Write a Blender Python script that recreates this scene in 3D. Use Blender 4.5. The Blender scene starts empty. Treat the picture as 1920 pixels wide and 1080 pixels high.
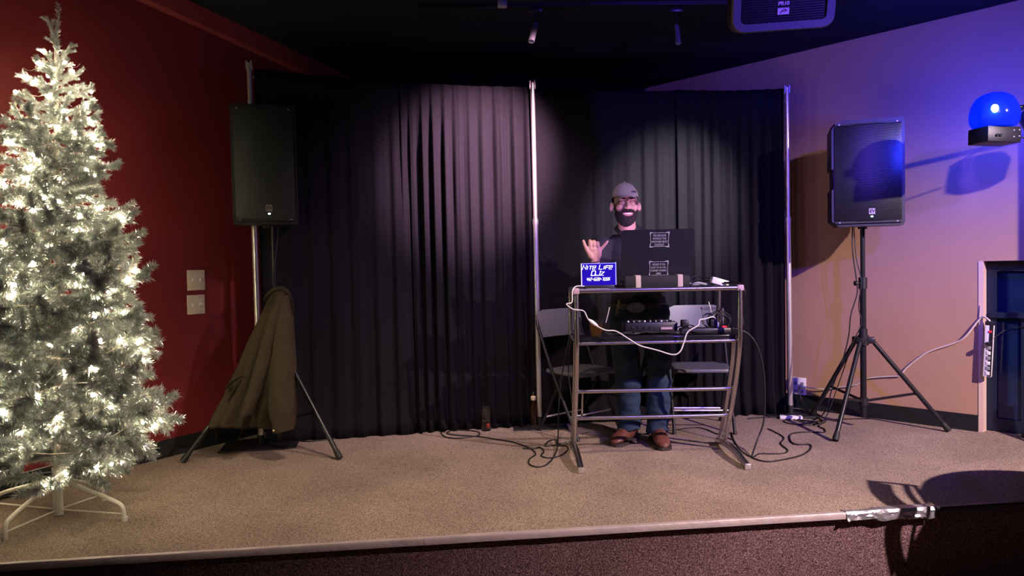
import bpy, bmesh, math, random
import numpy as np
from mathutils import Vector, Matrix, noise
random.seed(7)
SC = bpy.context.scene
COL = SC.collection
PI = math.pi

# ------------------------------------------------------------------ camera
FPX = 1330.0                       # focal length in pixels of a 1920 px wide frame
CAM = Vector((0, 0, 1.2))          # z = 0 is the stage carpet
_p, _a = math.radians(1.85), 0.022
_f = Vector((0, math.cos(_p), -math.sin(_p)))
_u0 = Vector((0, math.sin(_p), math.cos(_p)))
_r0 = Vector((1, 0, 0))
_r = math.cos(_a) * _r0 - math.sin(_a) * _u0
_u = math.cos(_a) * _u0 + math.sin(_a) * _r0
cd = bpy.data.cameras.new('camera')
cam = bpy.data.objects.new('camera', cd)
COL.objects.link(cam)
cd.sensor_width = 36.0
cd.lens = FPX / 1920 * 36.0
cd.clip_start = 0.05
m = Matrix.Identity(4)
for i in range(3):
    m[i][0], m[i][1], m[i][2], m[i][3] = _r[i], _u[i], -_f[i], CAM[i]
cam.matrix_world = m
SC.camera = cam

# ------------------------------------------------------------------ world, lights, exposure
SC.view_settings.view_transform = 'Standard'
SC.view_settings.look = 'None'
SC.view_settings.gamma = 1.0
SC.view_settings.use_curve_mapping = False
SC.view_settings.exposure = 0.0
w = bpy.data.worlds.new('dark_room'); SC.world = w; w.use_nodes = True
w.node_tree.nodes['Background'].inputs[0].default_value = (0.20, 0.26, 0.55, 1)
w.node_tree.nodes['Background'].inputs[1].default_value = 0.018


def spot(name, loc, target, power, col, angle, blend, rad):
    l = bpy.data.lights.new(name, 'SPOT')
    l.energy = power; l.color = col; l.spot_size = math.radians(angle); l.spot_blend = blend
    l.shadow_soft_size = rad
    o = bpy.data.objects.new(name, l); COL.objects.link(o)
    o.location = loc
    o.rotation_euler = (Vector(target) - Vector(loc)).to_track_quat('-Z', 'Y').to_euler()
    return o


def point(name, loc, power, col, rad):
    l = bpy.data.lights.new(name, 'POINT')
    l.energy = power; l.color = col; l.shadow_soft_size = rad
    o = bpy.data.objects.new(name, l); COL.objects.link(o)
    o.location = loc
    return o


# hard stage spot hung over the audience, right of the camera
KEY = Vector((3.9, 1.1, 2.75))
spot('stage_spot_key', KEY, (2.15, 4.0, 0.0), 1850, (1.0, 0.73, 0.74), 74, 0.95, 0.03)
# two track spots washing the drapes, plus one added wide fill
spot('track_spot_drape', (0.85, 3.5, 2.76), (-0.22, 5.22, 1.95), 3700, (1.0, 0.52, 0.72), 36, 1.0, 0.05)
spot('drape_fill', (0.70, 3.4, 2.76), (-0.42, 5.2, 1.35), 260, (0.90, 0.58, 0.92), 62, 1.0, 0.05)  # added fill, no fixture of its own; softens the edge of the drape wash
# blue par over the audience, aimed at the right half of the stage
spot('blue_stage_par', (2.1, 0.9, 2.75), (1.9, 4.7, 1.9), 600, (0.13, 0.06, 1.0), 74, 1.0, 0.06)
spot('track_spot_drape_b', (1.95, 3.75, 2.76), (1.22, 5.4, 1.60), 1700, (0.86, 0.76, 0.82), 36, 1.0, 0.05)
# warm stage downlight over the middle of the carpet
spot('stage_downlight', (-0.2, 3.0, 2.8), (-0.25, 3.75, 0.0), 260, (1.0, 0.74, 0.57), 84, 0.7, 0.12)
# dim house light over the audience, left of the camera
spot('house_light', (-1.6, 0.2, 2.8), (2.6, 4.9, 0.7), 42, (1.0, 0.60, 0.50), 46, 0.9, 0.12)


# ------------------------------------------------------------------ placing helpers
def ray(px, py):
    return (_f + (px - 960) / FPX * _r - (py - 540) / FPX * _u)


def fl(px, py, z=0.0):             # where a sight line meets the level z
    d = ray(px, py); t = (z - CAM.z) / d.z
    return CAM + d * t


def at(px, py, Y):                 # where a sight line reaches depth Y
    d = ray(px, py)
    return CAM + d * (Y / d.y)


def on_plane(px, py, p0, n):
    d = ray(px, py)
    return CAM + d * ((Vector(p0) - CAM).dot(n) / d.dot(n))


# ------------------------------------------------------------------ materials
MATS = {}


def mat(name, col, rough=0.6, metal=0.0, var=0.0, vscale=20.0, bump=0.0, bscale=200.0, emis=None, estr=0.0,
        alpha=None, trans=0.0, ior=1.45, spec=0.5, sheen=0.0, stretch=None):
    if name in MATS:
        return MATS[name]
    mt = bpy.data.materials.new(name); mt.use_nodes = True
    nt = mt.node_tree; b = nt.nodes['Principled BSDF']
    b.inputs['Base Color'].default_value = (*col, 1)
    b.inputs['Roughness'].default_value = rough
    b.inputs['Metallic'].default_value = metal
    b.inputs['Specular IOR Level'].default_value = spec
    b.inputs['IOR'].default_value = ior
    b.inputs['Transmission Weight'].default_value = trans
    if sheen:
        b.inputs['Sheen Weight'].default_value = sheen
    if alpha is not None:
        b.inputs['Alpha'].default_value = alpha
    if emis:
        b.inputs['Emission Color'].default_value = (*emis, 1)
        b.inputs['Emission Strength'].default_value = estr
    if var or bump:
        tc = nt.nodes.new('ShaderNodeTexCoord')
        src = tc.outputs['Object']
        if stretch:
            mp = nt.nodes.new('ShaderNodeMapping'); mp.inputs['Scale'].default_value = stretch
            nt.links.new(src, mp.inputs[0]); src = mp.outputs[0]
    if var:
        n = nt.nodes.new('ShaderNodeTexNoise'); n.inputs['Scale'].default_value = vscale
        n.inputs['Detail'].default_value = 5
        nt.links.new(src, n.inputs['Vector'])
        mx = nt.nodes.new('ShaderNodeMix'); mx.data_type = 'RGBA'
        mx.inputs[6].default_value = (*[max(0, c * (1 - var)) for c in col], 1)
        mx.inputs[7].default_value = (*[min(1, c * (1 + var)) for c in col], 1)
        nt.links.new(n.outputs[0], mx.inputs[0]); nt.links.new(mx.outputs[2], b.inputs['Base Color'])
    if bump:
        n2 = nt.nodes.new('ShaderNodeTexNoise'); n2.inputs['Scale'].default_value = bscale
        n2.inputs['Detail'].default_value = 3
        nt.links.new(src, n2.inputs['Vector'])
        bp = nt.nodes.new('ShaderNodeBump'); bp.inputs['Strength'].default_value = bump
        bp.inputs['Distance'].default_value = 0.01
        nt.links.new(n2.outputs[0], bp.inputs['Height']); nt.links.new(bp.outputs[0], b.inputs['Normal'])
    MATS[name] = mt
    return mt


def carpet(name, c1, c2, c3, scale):
    mt = bpy.data.materials.new(name); mt.use_nodes = True
    nt = mt.node_tree; b = nt.nodes['Principled BSDF']; b.inputs['Roughness'].default_value = 0.95
    b.inputs['Specular IOR Level'].default_value = 0.1
    tc = nt.nodes.new('ShaderNodeTexCoord')
    v = nt.nodes.new('ShaderNodeTexVoronoi'); v.inputs['Scale'].default_value = scale
    nt.links.new(tc.outputs['Object'], v.inputs['Vector'])
    n = nt.nodes.new('ShaderNodeTexNoise'); n.inputs['Scale'].default_value = scale * 0.9
    nt.links.new(tc.outputs['Object'], n.inputs['Vector'])
    cr = nt.nodes.new('ShaderNodeValToRGB')
    cr.color_ramp.elements[0].position = 0.32; cr.color_ramp.elements[0].color = (*c1, 1)
    cr.color_ramp.elements[1].position = 0.66; cr.color_ramp.elements[1].color = (*c3, 1)
    e = cr.color_ramp.elements.new(0.5); e.color = (*c2, 1)
    nt.links.new(n.outputs[0], cr.inputs[0])
    n2 = nt.nodes.new('ShaderNodeTexNoise'); n2.inputs['Scale'].default_value = 1.7; n2.inputs['Detail'].default_value = 6
    nt.links.new(tc.outputs['Object'], n2.inputs['Vector'])
    mr = nt.nodes.new('ShaderNodeMapRange'); mr.inputs[1].default_value = 0.3; mr.inputs[2].default_value = 0.7
    mr.inputs[3].default_value = 0.74; mr.inputs[4].default_value = 1.08
    nt.links.new(n2.outputs[0], mr.inputs[0])
    mx = nt.nodes.new('ShaderNodeVectorMath'); mx.operation = 'SCALE'
    nt.links.new(cr.outputs[0], mx.inputs[0]); nt.links.new(mr.outputs[0], mx.inputs['Scale'])
    nt.links.new(mx.outputs[0], b.inputs['Base Color'])
    bp = nt.nodes.new('ShaderNodeBump'); bp.inputs['Strength'].default_value = 0.45; bp.inputs['Distance'].default_value = 0.004
    nt.links.new(v.outputs['Distance'], bp.inputs['Height']); nt.links.new(bp.outputs[0], b.inputs['Normal'])
    MATS[name] = mt
    return mt


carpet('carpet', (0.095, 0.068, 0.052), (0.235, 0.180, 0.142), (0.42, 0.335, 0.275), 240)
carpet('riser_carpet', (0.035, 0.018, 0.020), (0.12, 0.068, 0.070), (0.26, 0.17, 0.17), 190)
mat('red_wall', (0.150, 0.010, 0.012), 0.62, var=0.10, vscale=3, bump=0.05, bscale=120)
mat('red_band', (0.20, 0.022, 0.022), 0.7, var=0.15, vscale=8, bump=0.08, bscale=40)  # wall red made lighter to stand for light caught by the sloped face
mat('tan_wall', (0.37, 0.225, 0.145), 0.6, var=0.08, vscale=2.5, bump=0.05, bscale=90)
mat('jamb_paint', (0.60, 0.45, 0.36), 0.5, var=0.08, vscale=12)
mat('black_paint', (0.010, 0.011, 0.016), 0.9, var=0.3, vscale=4, spec=0.15)
mat('base_black', (0.008, 0.010, 0.012), 0.45, bump=0.05, bscale=30)
mat('drape', (0.0062, 0.0060, 0.0080), 0.95, var=0.2, vscale=30, bump=0.15, bscale=700, spec=0.12, sheen=0.0)
mat('pole_metal', (0.72, 0.70, 0.68), 0.33, 0.85, var=0.1, vscale=30)
mat('chrome', (0.52, 0.50, 0.50), 0.27, 1.0)
mat('black_plastic', (0.012, 0.012, 0.014), 0.42, bump=0.08, bscale=400)
mat('grille_cloth', (0.010, 0.012, 0.013), 0.55, var=0.3, vscale=40, bump=0.1, bscale=900)
mat('black_metal', (0.016, 0.016, 0.018), 0.30, 0.3)
mat('dark_steel', (0.03, 0.03, 0.032), 0.5, 0.6)
mat('rubber', (0.010, 0.010, 0.010), 0.6)
mat('cable_black', (0.008, 0.008, 0.009), 0.5)
mat('cable_white', (0.50, 0.49, 0.49), 0.45)
mat('cable_cream', (0.55, 0.47, 0.40), 0.5)
mat('ivory', (0.62, 0.54, 0.40), 0.4)
mat('white_plastic', (0.70, 0.69, 0.68), 0.4)
mat('grey_plastic', (0.24, 0.24, 0.25), 0.5)
mat('white_paint', (0.78, 0.75, 0.66), 0.35)
mat('chair_grey', (0.13, 0.133, 0.145), 0.5, var=0.05)
mat('chair_seat', (0.10, 0.10, 0.12), 0.4)
mat('coat', (0.044, 0.033, 0.021), 0.9, var=0.28, vscale=25, bump=0.25, bscale=500, spec=0.15)
mat('coat_lining', (0.012, 0.010, 0.008), 0.95)
mat('skin', (0.47, 0.265, 0.20), 0.5, var=0.10, vscale=60, bump=0.06, bscale=300)
mat('lip', (0.42, 0.16, 0.14), 0.4)
mat('beard', (0.009, 0.006, 0.005), 0.85, var=0.5, vscale=200, bump=0.6, bscale=350)
mat('eye_white', (0.72, 0.70, 0.68), 0.2)
mat('eye_dark', (0.015, 0.008, 0.006), 0.15)
mat('teeth', (0.85, 0.83, 0.78), 0.25)
mat('mouth', (0.05, 0.012, 0.012), 0.7)
mat('cap_grey', (0.22, 0.20, 0.18), 0.9, var=0.15, vscale=200, bump=0.2, bscale=900)
mat('cap_mesh', (0.010, 0.010, 0.012), 0.9, bump=0.5, bscale=900)
mat('shirt', (0.007, 0.008, 0.011), 0.85, var=0.2, vscale=40, bump=0.15, bscale=600)
mat('denim', (0.010, 0.026, 0.050), 0.9, var=0.5, vscale=30, bump=0.25, bscale=700)
mat('boot_leather', (0.115, 0.040, 0.025), 0.45, var=0.35, vscale=30, bump=0.15, bscale=250)
mat('boot_sole', (0.03, 0.022, 0.018), 0.7)
mat('belt', (0.03, 0.02, 0.015), 0.5)
mat('pewter', (0.32, 0.29, 0.27), 0.35, 0.9, var=0.4, vscale=120, bump=0.5, bscale=180)
mat('gold', (0.80, 0.60, 0.22), 0.28, 1.0)
mat('laptop_lid', (0.008, 0.009, 0.013), 0.42)
mat('laptop_screen', (0.02, 0.02, 0.02), 0.3, emis=(0.72, 0.36, 1.0), estr=11.0)
mat('sticker_black', (0.006, 0.006, 0.008), 0.5)
mat('sticker_print', (0.50, 0.50, 0.53), 0.5)
mat('strap_tan', (0.42, 0.34, 0.29), 0.8, bump=0.1)
mat('bag_black', (0.005, 0.005, 0.006), 0.75, bump=0.2, bscale=200)
mat('sign_acrylic', (0.010, 0.006, 0.20), 0.15, emis=(0.03, 0.0, 1.0), estr=0.24, alpha=0.88)
mat('sign_edge', (0.2, 0.2, 1.0), 0.2, emis=(0.16, 0.14, 1.0), estr=3.0)
mat('sign_edge_white', (0.8, 0.8, 1.0), 0.2, emis=(0.75, 0.72, 1.0), estr=2.2)
mat('sign_letters', (0.9, 0.9, 1.0), 0.3, emis=(0.93, 0.88, 1.0), estr=2.0)
mat('cup_clear', (0.9, 0.9, 0.93), 0.08, trans=1.0, ior=1.25)
mat('glass', (0.95, 0.96, 0.97), 0.03, trans=1.0, ior=1.45)
mat('amber', (0.55, 0.27, 0.07), 0.1, trans=0.75, ior=1.2)
mat('cola', (0.02, 0.008, 0.005), 0.08)
mat('cherry', (0.60, 0.02, 0.02), 0.25)
mat('cork', (0.66, 0.58, 0.46), 0.5)
mat('led_white', (0.9, 0.95, 1), 0.3, emis=(0.70, 0.9, 1.0), estr=14)
mat('led_green', (0.9, 0.95, 1), 0.3, emis=(0.45, 1.0, 0.75), estr=10)
mat('led_red', (0.9, 0.1, 0.1), 0.3, emis=(1.0, 0.05, 0.05), estr=3)
mat('blue_led', (0.5, 0.7, 1), 0.3, emis=(0.20, 0.52, 1.0), estr=160)
mat('blue_dome', (0.01, 0.02, 0.55), 0.12, trans=0.6, ior=1.2, emis=(0.0, 0.035, 1.0), estr=0.45)
mat('logo_plate', (0.42, 0.36, 0.34), 0.35, 0.5)
mat('logo_dark', (0.02, 0.02, 0.022), 0.5)
mat('pa_frame', (0.10, 0.10, 0.12), 0.6, bump=0.1, bscale=100)
mat('pa_badge', (0.75, 0.60, 0.62), 0.4)
mat('badge_ink', (0.08, 0.03, 0.05), 0.5)
mat('nosing', (0.44, 0.37, 0.37), 0.5, 0.35, var=0.22, vscale=9, bump=0.4, bscale=14)
mat('nosing_dark', (0.030, 0.030, 0.034), 0.5, 0.2)
mat('duct_tape', (0.30, 0.30, 0.32), 0.36, 0.6, var=0.3, vscale=14, bump=0.6, bscale=22)
mat('smoked_glass', (0.006, 0.014, 0.045), 0.10, var=0.5, vscale=6)
mat('door_frame', (0.012, 0.018, 0.040), 0.4, 0.3)
mat('shelf_glass', (0.010, 0.010, 0.013), 0.12)
mat('red_button', (0.8, 0.03, 0.05), 0.3, emis=(1, 0.02, 0.06), estr=0.5)
mat('label_pink', (0.38, 0.26, 0.30), 0.6)
mat('wood_dark', (0.03, 0.02, 0.015), 0.4)
mat('bulb', (1, 0.9, 0.7), 0.3, emis=(1.0, 0.84, 0.54), estr=340)
mat('tree_wire', (0.55, 0.45, 0.38), 0.5)


def needle_mat():
    mt = bpy.data.materials.new('tinsel'); mt.use_nodes = True
    nt = mt.node_tree; b = nt.nodes['Principled BSDF']
    b.inputs['Roughness'].default_value = 0.28; b.inputs['Metallic'].default_value = 0.62
    g = nt.nodes.new('ShaderNodeNewGeometry')
    cr = nt.nodes.new('ShaderNodeValToRGB')
    els = [(0.0, (0.36, 0.38, 0.38)), (0.5, (0.76, 0.79, 0.76)), (0.80, (0.88, 0.88, 0.82)), (0.90, (0.50, 0.82, 0.70)),
           (0.94, (0.78, 0.56, 0.86)), (0.97, (0.50, 0.64, 0.95)), (1.0, (0.95, 0.75, 0.55))]
    cr.color_ramp.elements[0].position = 0; cr.color_ramp.elements[0].color = (*els[0][1], 1)
    cr.color_ramp.elements[1].position = 1; cr.color_ramp.elements[1].color = (*els[-1][1], 1)
    for p, c in els[1:-1]:
        e = cr.color_ramp.elements.new(p); e.color = (*c, 1)
    nt.links.new(g.outputs['Random Per Island'], cr.inputs[0])
    nt.links.new(cr.outputs[0], b.inputs['Base Color'])
    MATS['tinsel'] = mt


needle_mat()


def grille_mat():
    mt = bpy.data.materials.new('speaker_grille'); mt.use_nodes = True
    nt = mt.node_tree; b = nt.nodes['Principled BSDF']
    b.inputs['Base Color'].default_value = (0.011, 0.012, 0.016, 1)
    b.inputs['Roughness'].default_value = 0.36; b.inputs['Metallic'].default_value = 0.3
    tc = nt.nodes.new('ShaderNodeTexCoord')
    wv = nt.nodes.new('ShaderNodeTexWave'); wv.wave_type = 'BANDS'; wv.bands_direction = 'Z'
    wv.inputs['Scale'].default_value = 34
    nt.links.new(tc.outputs['Object'], wv.inputs['Vector'])
    bp = nt.nodes.new('ShaderNodeBump'); bp.inputs['Strength'].default_value = 0.22; bp.inputs['Distance'].default_value = 0.002
    nt.links.new(wv.outputs[1], bp.inputs['Height']); nt.links.new(bp.outputs[0], b.inputs['Normal'])
    MATS['speaker_grille'] = mt


grille_mat()


# ------------------------------------------------------------------ mesh builder
class MB:
    def __init__(self):
        self.v = []; self.f = []

    def add(self, vs, fs):
        k = len(self.v)
        self.v += [Vector(x) for x in vs]
        self.f += [tuple(i + k for i in q) for q in fs]
        return self

    def box(self, c, s, R=None, bev=0.0):
        """box with centre c, size s, rotation matrix R; bev > 0 chamfers its edges"""
        c = Vector(c); h = Vector(s) * 0.5
        if bev <= 0:
            vs = [Vector((x, y, z)) for x in (-h.x, h.x) for y in (-h.y, h.y) for z in (-h.z, h.z)]
            fs = [(0, 1, 3, 2), (4, 6, 7, 5), (0, 4, 5, 1), (2, 3, 7, 6), (0, 2, 6, 4), (1, 5, 7, 3)]
        else:
            bm = bmesh.new(); bmesh.ops.create_cube(bm, size=1)
            for q in bm.verts:
                q.co = Vector((q.co.x * s[0], q.co.y * s[1], q.co.z * s[2]))
            bmesh.ops.bevel(bm, geom=list(bm.edges), offset=min(bev, 0.45 * min(s)), segments=2, affect='EDGES', profile=0.5)
            bm.verts.index_update()
            vs = [q.co.copy() for q in bm.verts]; fs = [tuple(q.index for q in f.verts) for f in bm.faces]
            bm.free()
        if R is not None:
            vs = [R @ q for q in vs]
        return self.add([c + q for q in vs], fs)

    def rings(self, rings, cap=True, closed=False):
        n = len(rings[0]); fs = []
        m_ = len(rings)
        vs = [p for r in rings for p in r]
        for i in range(m_ if closed else m_ - 1):
            a, b = i * n, ((i + 1) % m_) * n
            for j in range(n):
                k = (j + 1) % n
                fs.append((a + j, a + k, b + k, b + j))
        if cap and not closed:
            fs.append(tuple(range(n - 1, -1, -1)))
            fs.append(tuple((m_ - 1) * n + j for j in range(n)))
        return self.add(vs, fs)

    def tube(self, pts, r, seg=10, smooth=0, cap=True, closed=False, flat=None):
        pts = [Vector(p) for p in pts]
        rr = list(r) if isinstance(r, (list, tuple)) else [r] * len(pts)
        if smooth:
            pts, rr = catmull(pts, rr, smooth, closed)
        n = len(pts)
        rings = []
        prev = None
        for i in range(n):
            if closed:
                t = pts[(i + 1) % n] - pts[i - 1]
            else:
                t = pts[min(i + 1, n - 1)] - pts[max(i - 1, 0)]
            if t.length < 1e-9:
                t = Vector((0, 0, 1))
            t.normalize()
            if prev is None:
                ref = Vector((0, 0, 1)) if abs(t.z) < 0.9 else Vector((0, 1, 0))
                nrm = t.cross(ref).normalized()
            else:
                nrm = prev - t * prev.dot(t)
                if nrm.length < 1e-6:
                    nrm = t.cross(Vector((0, 1, 0.3)))
                nrm.normalize()
            prev = nrm
            bn = t.cross(nrm)
            q = rr[i]
            fx, fy = (1, 1) if flat is None else flat
            rings.append([pts[i] + nrm * (math.cos(2 * PI * j / seg) * q * fx) + bn * (math.sin(2 * PI * j / seg) * q * fy)
                          for j in range(seg)])
        return self.rings(rings, cap, closed)

    def cyl(self, a, b, r, seg=16, r2=None):
        return self.tube([a, b], [r, r if r2 is None else r2], seg)

    def ell(self, c, r, R=None, nu=20, nv=12):
        c = Vector(c); r = (r, r, r) if not isinstance(r, (tuple, list)) else r
        vs = []; fs = []
        for i in range(1, nv):
            th = PI * i / nv
            for j in range(nu):
                ph = 2 * PI * j / nu
                vs.append(Vector((r[0] * math.sin(th) * math.cos(ph), r[1] * math.sin(th) * math.sin(ph), r[2] * math.cos(th))))
        top = len(vs); vs.append(Vector((0, 0, r[2]))); vs.append(Vector((0, 0, -r[2])))
        for i in range(nv - 2):
            for j in range(nu):
                k = (j + 1) % nu
                fs.append((i * nu + j, (i + 1) * nu + j, (i + 1) * nu + k, i * nu + k))
        for j in range(nu):
            k = (j + 1) % nu
            fs.append((top, j, k)); fs.append((top + 1, (nv - 2) * nu + k, (nv - 2) * nu + j))
        if R is not None:
            vs = [R @ q for q in vs]
        return self.add([c + q for q in vs], fs)

    def lathe(self, c, prof, seg=24, cap=True):
        c = Vector(c)
        rings = [[c + Vector((r * math.cos(2 * PI * j / seg), r * math.sin(2 * PI * j / seg), z)) for j in range(seg)] for r, z in prof]
        return self.rings(rings, cap)

    def prism(self, poly, fn, d):
        """polygon of 2-D points mapped to space by fn(x, y, depth), pushed from depth 0 to d"""
        n = len(poly)
        vs = [fn(x, y, 0) for x, y in poly] + [fn(x, y, d) for x, y in poly]
        fs = [tuple(range(n)), tuple(range(2 * n - 1, n - 1, -1))]
        for i in range(n):
            k = (i + 1) % n
            fs.append((i, i + n, k + n, k))
        return self.add(vs, fs)


def catmull(pts, rr, k, closed=False):
    n = len(pts); op = []; orr = []
    rng = range(n if closed else n - 1)
    for i in rng:
        if closed:
            p0, p1, p2, p3 = pts[i - 1], pts[i], pts[(i + 1) % n], pts[(i + 2) % n]
            r1, r2 = rr[i], rr[(i + 1) % n]
        else:
            p0, p1, p2, p3 = pts[max(i - 1, 0)], pts[i], pts[i + 1], pts[min(i + 2, n - 1)]
            r1, r2 = rr[i], rr[i + 1]
        for s in range(k):
            t = s / k
            op.append(0.5 * ((2 * p1) + (p2 - p0) * t + (2 * p0 - 5 * p1 + 4 * p2 - p3) * t * t + (3 * p1 - p0 - 3 * p2 + p3) * t ** 3))
            orr.append(r1 + (r2 - r1) * t)
    if not closed:
        op.append(pts[-1].copy()); orr.append(rr[-1])
    return op, orr


def root_of(o):
    while o.parent:
        o = o.parent
    return o


def make_mesh(name, mb, off=Vector((0, 0, 0)), smooth=True, angle=40):
    me = bpy.data.meshes.new(name)
    me.from_pydata([tuple(Vector(v) - off) for v in mb.v], [], mb.f)
    bm = bmesh.new(); bm.from_mesh(me)
    bmesh.ops.recalc_face_normals(bm, faces=bm.faces)
    if smooth:
        lim = math.radians(angle)
        for f in bm.faces:
            f.smooth = True
        for e in bm.edges:
            if len(e.link_faces) == 2:
                try:
                    e.smooth = e.calc_face_angle() < lim
                except ValueError:
                    pass
    bm.to_mesh(me); bm.free()
    return me


def obj(name, mb, mt, parent=None, smooth=True, angle=40, label=None):
    """one mesh object; its vertices are given in world coordinates"""
    off = root_of(parent).location.copy() if parent is not None else Vector((0, 0, 0))
    if isinstance(mb, MB):
        if parent is None and mb.v:          # a thing of one mesh: origin at its base
            xs = [v.x for v in mb.v]; ys = [v.y for v in mb.v]; zs = [v.z for v in mb.v]
            off = Vector(((min(xs) + max(xs)) / 2, (min(ys) + max(ys)) / 2, min(zs)))
        me = make_mesh(name, mb, off, smooth, angle)
    else:
        me = mb
    o = bpy.data.objects.new(name, me); COL.objects.link(o)
    if mt:
        me.materials.clear(); me.materials.append(MATS[mt])
    if parent is not None:
        o.parent = parent
    else:
        o.location = off
    if label:
        o['label'] = label
    return o


def thing(name, label, cat, loc=(0, 0, 0), group=None):
    o = bpy.data.objects.new(name, None); COL.objects.link(o)
    o.location = loc; o.empty_display_size = 0.1
    o['label'] = label; o['category'] = cat
    if group:
        o['group'] = group
    return o


def tag(o, label, cat, group=None):
    o['label'] = label; o['category'] = cat
    if group:
        o['group'] = group
    return o


def struct(name, mb, mt, parent=None, label=None, smooth=False):
    o = obj(name, mb, mt, parent, smooth=smooth)
    if parent is None:
        o['kind'] = 'structure'
    if label:
        o['label'] = label
    return o


def text_mb(s, size, fn, depth=0.001, shear=0.0, align='CENTER', width=1.0, bold=0.0):
    """flat lettering as geometry; fn(x, y, d) maps the text plane into space"""
    cu = bpy.data.curves.new('lettering', 'FONT'); cu.body = s; cu.size = size; cu.shear = shear
    cu.align_x = align; cu.align_y = 'CENTER'; cu.extrude = depth; cu.offset = bold; cu.resolution_u = 3
    o = bpy.data.objects.new('lettering', cu); COL.objects.link(o)
    bpy.context.view_layer.update()
    me = bpy.data.meshes.new_from_object(o.evaluated_get(bpy.context.evaluated_depsgraph_get()))
    mb = MB()
    mb.add([fn(v.co.x * width, v.co.y, v.co.z) for v in me.vertices], [tuple(p.vertices) for p in me.polygons])
    bpy.data.objects.remove(o); bpy.data.curves.remove(cu); bpy.data.meshes.remove(me)
    return mb


def rz(a):
    return Matrix.Rotation(a, 3, 'Z')


def rx(a):
    return Matrix.Rotation(a, 3, 'X')


def ry(a):
    return Matrix.Rotation(a, 3, 'Y')


V = Vector
# ================================================================== SETTING
# stage edge runs slightly askew to the lens
E0, E1 = fl(0, 1060), fl(1600, 962)
ed = (E1 - E0); ed.z = 0; ed.normalize()
en = V((ed.y, -ed.x, 0))                       # towards the audience
EL, ER = E0 - ed * 2.6, E1 + ed * 3.2
# left (red) wall and right (tan) wall lines on the stage floor
LA, LB = fl(0, 937), fl(340, 850)
ld = (LB - LA).normalized(); lnrm = V((ld.y, -ld.x, 0))
RA, RB = fl(1833, 809), fl(1627, 782)
rd = (RB - RA).normalized(); rnrm = V((-rd.y, rd.x, 0))
if rnrm.y > 0:
    rnrm = -rnrm
if lnrm.x < 0:
    lnrm = -lnrm
YB = 6.7                                        # black back wall


def along(p, d, Y):
    return p + d * ((Y - p.y) / d.y)


def lw(px, py):
    return on_plane(px, py, LA, lnrm)


def rw(px, py):
    return on_plane(px, py, RA, rnrm)


FZ = -0.42                                      # audience floor
LF, LK = along(LA, ld, 0.2), along(LA, ld, YB)
RK = along(RA, rd, YB)
RF = RA - rd * 3.6
b = MB()
b.add([EL + V((0, 0, -.02)), ER + V((0, 0, -.02)), V((6.5, 7.2, -.02)), V((-4.5, 7.2, -.02)),
       EL, ER, V((6.5, 7.2, 0)), V((-4.5, 7.2, 0))],
      [(4, 5, 6, 7), (0, 3, 2, 1), (0, 1, 5, 4), (1, 2, 6, 5), (2, 3, 7, 6), (3, 0, 4, 7)])
struct('floor', b, 'carpet', label='worn brown stage carpet')
b = MB()
q = en * -0.03
b.add([EL + q + V((0, 0, -.02)), ER + q + V((0, 0, -.02)), ER + q + V((0, 0, FZ)), EL + q + V((0, 0, FZ)),
       EL - en * .08 + V((0, 0, -.02)), ER - en * .08 + V((0, 0, -.02)), ER - en * .08 + V((0, 0, FZ)), EL - en * .08 + V((0, 0, FZ))],
      [(0, 1, 2, 3), (7, 6, 5, 4), (0, 4, 5, 1), (1, 5, 6, 2), (2, 6, 7, 3), (3, 7, 4, 0)])
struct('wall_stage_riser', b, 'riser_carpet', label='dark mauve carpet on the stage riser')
b = MB()
b.add([V((-7, -3, FZ)), V((7, -3, FZ)), V((7, 3.9, FZ)), V((-7, 3.0, FZ))], [(0, 1, 2, 3)])
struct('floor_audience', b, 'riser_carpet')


def nosing(t0, t1, mt, name, lab):
    """L-shaped edge strip wrapped over the stage edge, with small dents"""
    b = MB(); n = max(4, int((t1 - t0) / 0.035)); rings = []
    for i in range(n + 1):
        t = t0 + (t1 - t0) * i / n
        p = EL + ed * t
        w1 = 0.0022 * noise.noise(V((t * 6, 0, 3)))
        w2 = 0.006 * noise.noise(V((t * 4, 5, 0)))
        rings.append([p - en * (.026 + w2) + V((0, 0, .0008)), p - en * (.024 + w2) + V((0, 0, .004)), p + V((0, 0, .0055 + w1)) + en * .003,
                      p + en * (.007 + w1) + V((0, 0, -.002)), p + en * (.007 + w1) + V((0, 0, -.024)), p + en * (-.001) + V((0, 0, -.025)),
                      p + en * (-.001) + V((0, 0, -.003))])
    b.rings(rings)
    o = obj(name, b, mt, None, smooth=True, angle=50); o['kind'] = 'structure'; o['label'] = lab
    return o


def tpar(px, py):
    return (fl(px, py) - EL).dot(ed)


T1, T2 = tpar(795, 1012), tpar(1588, 963)
nosing(0.0, T1 - 0.001, 'nosing', 'trim_1', 'dented pale metal strip on the left half of the stage edge')
nosing(T1 + 0.001, T2, 'nosing', 'trim_2', 'pale metal strip on the stage edge ending at silver tape')
nosing(T2 + 0.002, (ER - EL).length, 'nosing_dark', 'trim_3', 'dark strip on the stage edge right of the silver tape')


# red wall with its band under the ceiling
def zc_left(p):
    return 3.01 - 0.157 * (p.y - 4.72)


def wall_prism(name, a, c, zt_a, zt_c, nrm, mt, th=0.12, zb=0.0, lab=None):
    b = MB()
    f = [V((a.x, a.y, zb)), V((c.x, c.y, zb)), V((c.x, c.y, zt_c)), V((a.x, a.y, zt_a))]
    k = [p - nrm * th for p in f]
    b.add(f + k, [(0, 1, 2, 3), (7, 6, 5, 4), (0, 4, 5, 1), (1, 5, 6, 2), (2, 6, 7, 3), (3, 7, 4, 0)])
    return struct(name, b, mt, label=lab)


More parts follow.
